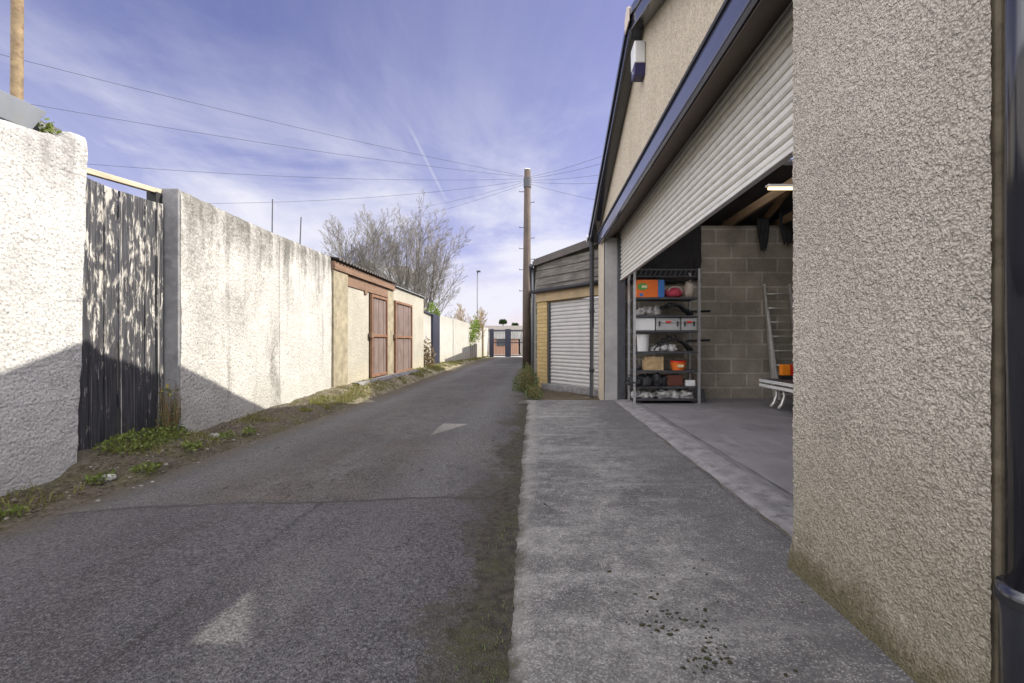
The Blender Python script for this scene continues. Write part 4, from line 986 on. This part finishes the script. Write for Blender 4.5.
MB().box(XO - 3.2, XO - .26, 14.6, 14.75, -.1, 2.38).build('end_wall', M['pilaster'], ob)
MB().box(XO - 3.2, XO - 3.0, 8.2, 14.59, -.1, 2.8).build('rear_wall', M['pilaster'], ob)
def brown_door(y0, y1, z0, z1, lab, mid_z):
    dm = MB(); w = (y1 - y0); n = 6
    for k in range(n):
        a, b = y0 + .04 + (w - .08) * k / n, y0 + .04 + (w - .08) * (k + 1) / n - .012
        dm.box(XO + .005 + .004 * (k % 2), XO + .022 + .004 * (k % 2), a, b, z0 + .03, z1 - .03)
    d = dm.build('door', M['mauve_board'], ob); d['label'] = lab
    for a, b in ((y0, y0 + .055), (y1 - .055, y1)): MB().box(XO + .002, XO + .06, a, b, z0, z1).build('stile', M['orange_frame'], d, bevel=.004)
    for a, b in ((z1 - .06, z1), (z0, z0 + .06), (mid_z - .03, mid_z + .03)): MB().box(XO + .004, XO + .055, y0 + .056, y1 - .056, a, b).build('rail', M['orange_frame'], d, bevel=.004)
    MB().box(XO + .012, XO + .075, y0 - .07, y0 + .06, mid_z - .05, mid_z + .06).build('latch', M['brown_board'], d, bevel=.004)
    return d
brown_door(d1a, d1b, .24, 2.03, 'narrower brown board door with orange brown frame', 1.14)
brown_door(d2a + .02, d2b, .20, 2.04, 'wider brown board door with orange brown frame', 1.13)
# concrete step strip at the doors
struct(MB().grid(30, 3, lambda i, j: (lerp(XO + .01, XO + .22, j), lerp(9.0, 13.4, i), .215 + .01 * n3(i * 9, j, 0, 1) - (.06 if j == 1 else 0))).build('path', M['threshold']))

# panel fence, post, far wall
pf = thing('panel_fence', 'short pale panel fence with dark top rail beside the outbuilding', 'fence', (-4.0, 16.5, .15))
MB().hexa([(-3.72, 14.9, .1), (-3.69, 14.9, .1), (-3.93, 17.2, .1), (-3.96, 17.2, .1), (-3.72, 14.9, 1.98), (-3.69, 14.9, 1.98), (-3.93, 17.2, 1.98), (-3.96, 17.2, 1.98)]).build('panel', M['wall_far'], pf)
MB().beam((-3.68, 14.9, 2.0), (-3.97, 18.2, 2.02), .07, .05).build('top_rail', M['navy_paint'], pf)
tag(MB().box(-3.98, -3.86, 17.3, 18.45, 0, 2.05).build('dark_post', M['navy_paint'], bevel=.01), 'broad dark navy post between the panel fence and the far wall', 'post')
fw = thing('far_concrete_wall', 'long pale concrete panel wall running to the gates at the lane end', 'wall', (-3.95, 27, 0))
segs = [(18.55, 22.1, 2.10, 2.09), (22.14, 27.0, 2.12, 2.05), (27.04, 32.4, 2.02, 2.08), (32.9, 36.0, 2.04, 2.06)]
for k, (a, b, za, zb_) in enumerate(segs):
    o_ = .02 * (k % 2)
    MB().hexa([(x_wall(a) - .2, a, -.3), (x_wall(a) + o_, a, -.3), (x_wall(b) + o_, b, -.3), (x_wall(b) - .2, b, -.3), (x_wall(a) - .2, a, za), (x_wall(a) + o_, a, za), (x_wall(b) + o_, b, zb_), (x_wall(b) - .2, b, zb_)]).build('panel', M['wall_far'], fw, bevel=.02)
MB().box(x_wall(32.6) - .15, x_wall(32.6) + .10, 32.45, 32.85, -.3, 2.25).build('pier', M['pilaster'], fw)
# gates at the lane end
gg = thing('metal_gates', 'pair of dark framed open metal gates closing the lane end', 'gate', (-2.5, 36, -.15))
gy = 36.0; gx0, gx1 = (490 - VU) * gy / FPX, (526 - VU) * gy / FPX; gm_ = (508 - VU) * gy / FPX
for x, w in ((gx0 + .12, .32), (gm_, .42), (gx1, .14)): MB().box(x - w / 2, x + w / 2, gy - .1, gy + .1, -.2, 2.0).build('gate_post', M['navy_paint'], gg, bevel=.01)
for a, b in ((gx0 + .29, gm_ - .22), (gm_ + .22, gx1 - .08)):
    lf = MB()
    for z in (-.05, .95, 1.9): lf.box(a, b, gy - .03, gy + .03, z - .04, z + .04)
    for k in range(9): lf.box(lerp(a, b, k / 8) - .008, lerp(a, b, k / 8) + .008, gy - .01, gy + .01, -.05, 1.9)
    lf.build('gate_leaf', M['navy_paint'], gg)
# brick garage beyond
bg_ = thing('brick_garage', 'orange brick garage with dark shutter beyond the lane end gates', 'garage', (-3, 46, -.15))
by = 46.; X_ = lambda u: (u - VU) * by / FPX; Z_ = lambda v: EYE - (v - VV) * by / FPX
MB().box(X_(489), X_(518), by, by + 6, -.3, Z_(339)).build('wall', M['red_brick'], bg_)
MB().box(X_(496.5), X_(510.5), by - .06, by - .002, Z_(346), Z_(337)).build('shutter', M['dark_steel'], bg_)
MB().box(X_(487), X_(520), by - .2, by + 6.2, Z_(338.8), Z_(332)).build('white_fascia', M['white_paint'], bg_)
MB().box(X_(520.5), X_(529), by + 1, by + 6, -.3, Z_(332)).build('white_wall', M['white_paint'], bg_)
lr = thing('terrace_building', 'long low pale roofed building behind the brick garage', 'building', (-3, 62, -.2))
MB().box(-10, 2, 62, 70, -.3, 2.6).build('wall', M['white_paint'], lr)
MB().prism([(-10.4, 61.6, 2.6), (-10.4, 70.4, 2.6), (-10.4, 66, 3.3)], (12.8, 0, 0)).build('roof', M['slate_brown'], lr)

# ------------------------------------------------------------------ house behind
hs = thing('slate_roofed_house', 'grey slate roofed house showing above the outbuilding', 'house', at(372, 300, 29))
hy = 27.; hx = lambda u: (u - VU) * hy / FPX; hz = lambda v: EYE - (v - VV) * hy / FPX
MB().box(hx(332), hx(396), hy + .1, hy + 7, -.3, hz(287)).build('wall', M['pilaster'], hs)
MB().prism([(hx(328), hy, hz(286)), (hx(399), hy, hz(286)), (hx(364), hy, hz(257))], (0, 7.2, 0)).build('roof', M['slate'], hs)
h2 = thing('brown_roofed_house', 'house with dark brown hipped roof beside the slate roofed one', 'house', at(388, 300, 33))
hy2 = 31.; gx = lambda u: (u - VU) * hy2 / FPX; gz = lambda v: EYE - (v - VV) * hy2 / FPX
MB().box(gx(374), gx(401), hy2 + .3, hy2 + 5, -.3, gz(283)).build('wall', M['pilaster'], h2)
MB().hexa([(gx(371), hy2, gz(284)), (gx(403), hy2, gz(284)), (gx(403), hy2 + 5.3, gz(284)), (gx(371), hy2 + 5.3, gz(284)), (gx(375), hy2 + 1.2, gz(263)), (gx(401), hy2 + 1.2, gz(263)), (gx(401), hy2 + 4, gz(263)), (gx(375), hy2 + 4, gz(263))]).build('roof', M['slate_brown'], h2)

# ------------------------------------------------------------------ bare trees
def grow(tw, th, p, d, Ln, r, lev, rnd, up=.10, spread=.55):
    n = 6 if lev < 2 else 4; pts = [Vector(p)]; ds = []
    d = Vector(d).normalized()
    for k in range(n):
        d = (d + Vector((rnd.uniform(-1, 1), rnd.uniform(-1, 1), rnd.uniform(-.6, .8))) * .10 + Vector((0, 0, up))).normalized()
        pts.append(pts[-1] + d * Ln / n); ds.append(d.copy())
    rad = [max(.0045, r * (1 - .8 * k / n)) for k in range(n + 1)]
    (th if lev == 0 else tw).tube(pts, rad, 6 if lev == 0 else (4 if lev == 1 else 3), False)
    if lev >= 4: return
    nb = (11, 7, 5, 3)[lev]
    for k in range(nb):
        t = lerp(.28 if lev == 0 else .18, .98, (k + rnd.random() * .7) / nb); i = min(n - 1, int(t * n)); q = pts[i].lerp(pts[i + 1], t * n - i)
        ax = ds[i].cross(Vector((rnd.uniform(-1, 1), rnd.uniform(-1, 1), rnd.uniform(-1, 1))))
        if ax.length < .05: continue
        ax.normalize(); nd = (ds[i] + ax * rnd.uniform(spread * .7, spread * 1.3)).normalized()
        grow(tw, th, q, nd, Ln * (1 - .55 * t) * rnd.uniform(.42, .62), max(.0045, rad[i] * .5), lev + 1, rnd, up, spread)
def bare_tree(name, label, x, y, stems, h, lean, r, seed, mt=None, cat='tree', up=.10, spread=.55):
    rnd = random.Random(seed); root = thing(name, label, cat, (x, y, -.25)); tw, th = MB(), MB()
    for k in range(stems):
        a = 2 * math.pi * (k + rnd.random() * .6) / stems; l = lean * rnd.uniform(.4, 1.1)
        grow(tw, th, (x + .12 * math.cos(a), y + .12 * math.sin(a), -.25), (math.cos(a) * l, math.sin(a) * l * .8, 1), h * rnd.uniform(.78, 1.), r * rnd.uniform(.7, 1), 0, rnd, up, spread)
    th.build('trunk', mt or M['bark'], root, smooth=True); tw.build('crown', mt or M['twig'], root, smooth=True)
bare_tree('bare_tree', 'bare tree with upright stems behind the brown fascia, left of the pair', (362 - VU) * 21 / FPX, 21., 8, 6.6, .19, .085, 15, up=.045)
bare_tree('bare_tree', 'bare fan shaped tree beyond the outbuilding, right of the pair', (414 - VU) * 23 / FPX, 23., 10, 7.1, .33, .085, 8, up=.02)
bare_tree('bare_shrub', 'tan leafless shrub rising behind the far wall near the lamp post', (468 - VU) * 31 / FPX, 31., 7, 3.4, .55, .03, 21, M['scrub'], 'shrub')
for (u, v, w, lab) in ((503, 321.5, 7, 'rounded dark evergreen tree on the skyline left of the pole'), (515, 324.5, 6, 'smaller dark evergreen on the skyline next to the pole')):
    c = at(u, v, 85.); root = thing('evergreen_tree', lab, 'tree', (c.x, 85, -.3)); mb = MB()
    for k in range(900):
        a, b = random.uniform(0, 6.28), random.uniform(-.6, 1); rr = random.uniform(.55, 1) * w * 85 / FPX * .5
        mb.leaf(c + Vector((rr * math.cos(a) * math.sqrt(1 - min(1, b * b) * .8), rr * math.sin(a), b * .75 * rr - .2)), .3)
    mb.build('crown', M['conifer'], root); MB().tube([(c.x, 85, -.3), c], [.2, .08], 8).build('trunk', M['pole_wood'], root)

# ivy on the far wall, sprig on the fence post
def ivy(name, label, pts, n, size):
    root = MB()
    for k in range(n):
        (y, z, w, h) = random.choice(pts)
        yy = y + random.gauss(0, w); root.leaf((x_wall(yy) + .06 + random.random() * .14, yy, z + random.gauss(0, h)), size * random.uniform(.7, 1.3))
    st = thing(name, label, 'ivy', (x_wall(pts[0][0]), pts[0][0], 0)); root.build('leaves', M['ivy'], st)
    sb = MB()
    for (y, z, w, h) in pts: sb.tube([(x_wall(y) + .05, y, 0.), (x_wall(y + .1) + .05, y + .1, z)], .012, 5)
    sb.build('stems', M['brown_board'], st)
ivy('ivy', 'bright green ivy spilling down the far concrete wall', [(28.6, 2.0, .7, .22), (27.8, 1.6, .45, .3), (29.2, 1.75, .5, .28), (27.2, 1.35, .3, .22)], 520, .14)
leaf_clump('ivy_tuft', 'small bright tuft growing above the dark navy post', (-4.05, 18.2, 2.0), .22, .3, .55, 160, .12, M['ivy'], 'ivy', stems=5)
leaf_clump('dry_shrub', 'dry brown shrub at the corner of the outbuilding', (-3.62, 15.4, .15), .22, .35, 1.05, 420, .09, M['dry'], 'shrub', stems=24)

# ------------------------------------------------------------------ poles, lamp post, aerials, wires
tp_ = thing('telegraph_pole', 'tall brown wooden telegraph pole carrying the cables beside the small garage', 'pole', (-.37, 16, -.1))
px, py, ptop = -.38, 16.0, 6.87
MB().tube([(px, py, -.2), (px - .005, py, 2.5), (px + .02, py, ptop)], [.152, .138, .106], 16).build('shaft', M['pole_wood'], tp_, smooth=True)
MB().tube([(px + .02, py, ptop), (px + .02, py, ptop + .03)], [.112, .095], 16).build('cap', M['alu'], tp_)
MB().tube([(px + .02, py, ptop - .60), (px + .02, py, ptop - .28)], .132, 16).build('cable_ring', M['dark_steel'], tp_)
for k in range(10):
    z = ptop - .75 - k * .36 - (.5 if k > 1 else 0); sd_ = 1 if k % 2 else -1
    stp = MB(); stp.tube([(px, py - .02, z), (px + sd_ * .25, py - .02, z)], .012, 6); stp.tube([(px + sd_ * .25, py - .02, z - .01), (px + sd_ * .25, py - .02, z + .035)], .012, 6)
    stp.build('step_iron', M['dark_steel'], tp_)
top = Vector((px + .02, py, ptop - .35))
def wire(label, q, sag, dz_=0.):
    a = top + Vector((0, 0, dz_)); pts = []
    for k in range(25):
        t = k / 24; p = a.lerp(q, t); p.z -= sag * 4 * t * (1 - t); pts.append(p)
    tag(MB().tube(pts, .0042, 5, False).build('overhead_cable', M['cable'], smooth=True), label, 'cable', 'cables radiating from the telegraph pole')
wire('uppermost cable running left from the telegraph pole across the sky', at(-40, 44, 9.), .12, .12)
wire('second cable running left from the pole towards the near wall', at(-20, 95, 10.), .15, .1)
wire('third cable running left from the pole above the gate', at(40, 160, 11.), .2, .05)
wire('lowest long cable running left from the pole above the white wall', at(140, 203, 13.), .25, .0)
wire('upper of the two short cables dropping left behind the bare tree', at(415, 208, 26.), .1, -.03)
wire('lower of the two short cables dropping left behind the bare tree', at(405, 219, 26.), .1, -.1)
for i, (v, lab) in enumerate(((155, 'topmost cable running right from the pole behind the garage'), (162, 'second cable running right from the pole behind the garage'), (174, 'third cable running right from the pole behind the garage'), (184, 'fourth cable running right from the pole behind the garage'), (207, 'lowest cable running right from the pole behind the garage'))):
    wire(lab, at(610 + 4 * i, v - 2, 13.), .06, .1 - .05 * i)
lp = thing('lamp_post', 'slim grey street lamp post behind the far wall', 'lamp post', ((477.5 - VU) * 42 / FPX, 42, -.2))
lx_ = (477.5 - VU) * 42 / FPX; lz = EYE + 70 * 42 / FPX
MB().tube([(lx_, 42, -.2), (lx_, 42, 1.5), (lx_, 42, lz)], [.09, .075, .05], 10).build('column', M['grey_paint'], lp, smooth=True)
MB().box(lx_ - .06, lx_ + .28, 41.7, 42.1, lz - .02, lz + .10).build('lantern', M['dark_steel'], lp, bevel=.02)
for (u, v0, v1, ln, lab) in ((272.5, 199, 232, 0., 'taller thin aerial rod standing behind the white wall'), (298.5, 217, 246, .05, 'shorter leaning aerial rod standing behind the white wall')):
    yy = 9.; p, q = at(u, v1 + 60, yy), at(u, v0, yy)
    p.x += -.02; q.x += ln
    MB().tube([(p.x, yy, -.25), p, q], [.02, .014, .010], 6).build('aerial_rod', M['dark_steel'])
    tag(bpy.data.objects['aerial_rod' if ln == 0. else 'aerial_rod.001'], lab, 'aerial', 'aerial rods behind the white wall')
tag(MB().tube([(-4.90, 4.4, -.25), (-4.90, 4.4, 1.5), (-4.88, 4.4, 5.2)], [.045, .045, .043], 16).build('rusty_pipe', M['rust_pole'], smooth=True), 'rusty ochre upright pipe rising behind the near wall', 'pipe')

# ------------------------------------------------------------------ weeds, grass, litter
leaf_clump('weed_mat', 'low green weeds carpeting the foot of the flaking gate', (-3.30, 3.95, .14), .17, .42, .09, 900, .032, M['weed'], zfun=lambda x, y: verge_z(x, y) + .0, base_bias=.8)
leaf_clump('dry_stalk_plant', 'tall dry stalks with yellow flecks against the flaking gate', (-3.36, 4.28, .18), .10, .13, .50, 240, .026, M['olive'], stems=46, zfun=None)
leaf_clump('flowering_weed', 'few yellow flowers among the dry stalks at the gate', (-3.33, 4.22, .52), .05, .05, .10, 16, .03, M['flower'])
tufts = [(-2.98, 2.62), (-3.05, 3.28), (-2.93, 3.52), (-3.0, 4.05), (-3.08, 4.62), (-3.02, 4.9)]
wl_ = ['small green tuft on the verge nearest the camera', 'green tuft beside the broken foot of the near wall', 'green tuft at the road edge before the gate', 'green tuft at the road edge beyond the gate weeds', 'bright green tuft below the end of the white wall', 'bright green tuft second along the white wall foot']
for (x, y), lab in zip(tufts, wl_):
    leaf_clump('weed_tuft', lab, (x, y, verge_z(x, y)), .07, .10, .07, 90, .035, M['weed'], group='weed tufts on the left verge')
gr = MB()
for k in range(22000):
    y = 6.2 + 30 * random.random() ** 1.8 if k % 5 else random.uniform(1.8, 6.5)
    t = random.random(); x = lerp(x_left(y) - .06, x_wall(y) + .03, t)
    dens = n3(x, y, 4, 1.3) + .35 * n3(x, y, 2, 5)
    if dens < (-.12 if y > 6.2 else .12): continue
    if y < 3.4 and random.random() < .5: continue
    gr.blade((x, y, verge_z(x, y) - .01), random.uniform(.03, .085), random.uniform(.004, .008) * (1 + y / 14), .7)
tag(gr.build('verge_grass', M['grass']), 'short patchy grass along the left verge', 'grass', kind='stuff')
dg = MB()
for k in range(9500):
    y = 1.8 + 12 * random.random() ** 1.5; x = lerp(x_left(y) + .03, x_wall(y) + .05, random.random() ** .8); z = verge_z(x, y) + .012
    a = random.uniform(0, 6.28); l = random.uniform(.008, .05)
    dg.leaf((x, y, z), l, Vector((math.cos(a), math.sin(a), random.uniform(-.1, .35))), random.choice((.08, .10, .14, .3)))
tag(dg.build('leaf_litter', M['litter']), 'dead leaves and straw scattered over the left verge', 'leaf litter', kind='stuff')
cp = MB()
for k in range(300):
    y = 1.9 + 9 * random.random() ** 1.5; x = lerp(x_left(y) + .08, x_wall(y) + .05, random.random()); rr = random.choice((.004, .005, .006, .008, .012))
    cp.blob((x, y, verge_z(x, y) + rr * .3 + .006), rr * 1.3, rr, rr * .7, 6, 4, .25, 2, k)
tag(cp.build('stone_chips', M['chip'], smooth=False), 'pale stone chips scattered on the left verge', 'stones', kind='stuff')
for (x, y, lab) in ((-3.02, 3.30, 'pale flat stone beside the near wall corner'), (-3.14, 4.55, 'white lump of stone at the foot of the white wall')):
    tag(MB().blob((x, y, verge_z(x, y) + .02), .05, .035, .025, 10, 7, .25, 2, int(x * 9)).build('loose_stone', M['white_paint'], smooth=False), lab, 'stone', 'loose stones on the verge')
# scrub at the corner of the small garage
leaf_clump('roadside_weed', 'tall straggly weeds at the foot of the small garage corner', (-.25, 9.9, -.03), .27, .80, .58, 1300, .042, M['olive'], stems=150)
leaf_clump('roadside_weed', 'lower green weeds at the near end of the garage corner scrub', (-.08, 8.55, -.03), .17, .42, .26, 330, .038, M['olive'], stems=90)
leaf_clump('roadside_weed', 'dry weeds at the base of the telegraph pole', (-.28, 13.4, -.03), .14, 1.2, .45, 300, .05, M['olive'], stems=90)
mg = MB()
for k in range(1500):
    y = random.uniform(1.3, 8.5); x = x_right(y) + random.gauss(-.06, .05)
    if n3(x, y, 3, 1.4) < .05: continue
    mg.blade((x, y, .005), random.uniform(.006, .022), .003, .9)
tag(mg.build('seam_moss', M['olive']), 'moss and tiny grass in the seam between road and driveway', 'moss', kind='stuff')

mc = MB()
for k in range(330):
    x, y = (random.gauss(.50, .10), random.gauss(1.55, .17)) if k < 230 else (random.uniform(.0, 1.05), random.uniform(1.3, 5.0))
    if k < 230 and n3(x, y, 2, 7) < -.05: continue
    if k >= 230 and n3(x, y, 6, 1.2) < .1: continue
    rr = random.choice((.003, .003, .004, .005, .007)) * (1 if k < 230 else .8)
    mc.blob((x, y, .019), rr * random.uniform(.8, 2.), rr, rr * .5, 7, 4, .4, 3, k)
tag(mc.build('moss_cushions', M['moss'], smooth=True), 'dark moss cushions dotted over the concrete driveway', 'moss', kind='stuff')

tw_ = MB()
for k in range(620):
    y = 1.8 + 7.5 * random.random() ** 1.4; x = lerp(x_left(y) + .02, x_wall(y) + .06, random.random() ** .9); z = verge_z(x, y) + .012
    a = random.uniform(0, 3.14); l = random.uniform(.04, .16); d = Vector((math.cos(a), math.sin(a), random.uniform(-.05, .12)))
    p = Vector((x, y, z)); tw_.tube([p, p + d * l * .5 + Vector((0, 0, random.uniform(0, .01))), p + d * l], [.0018, .0015, .0008], 4, False)
tag(tw_.build('dead_twigs', M['litter']), 'dead twigs and stalks strewn along the left verge', 'twigs', kind='stuff')
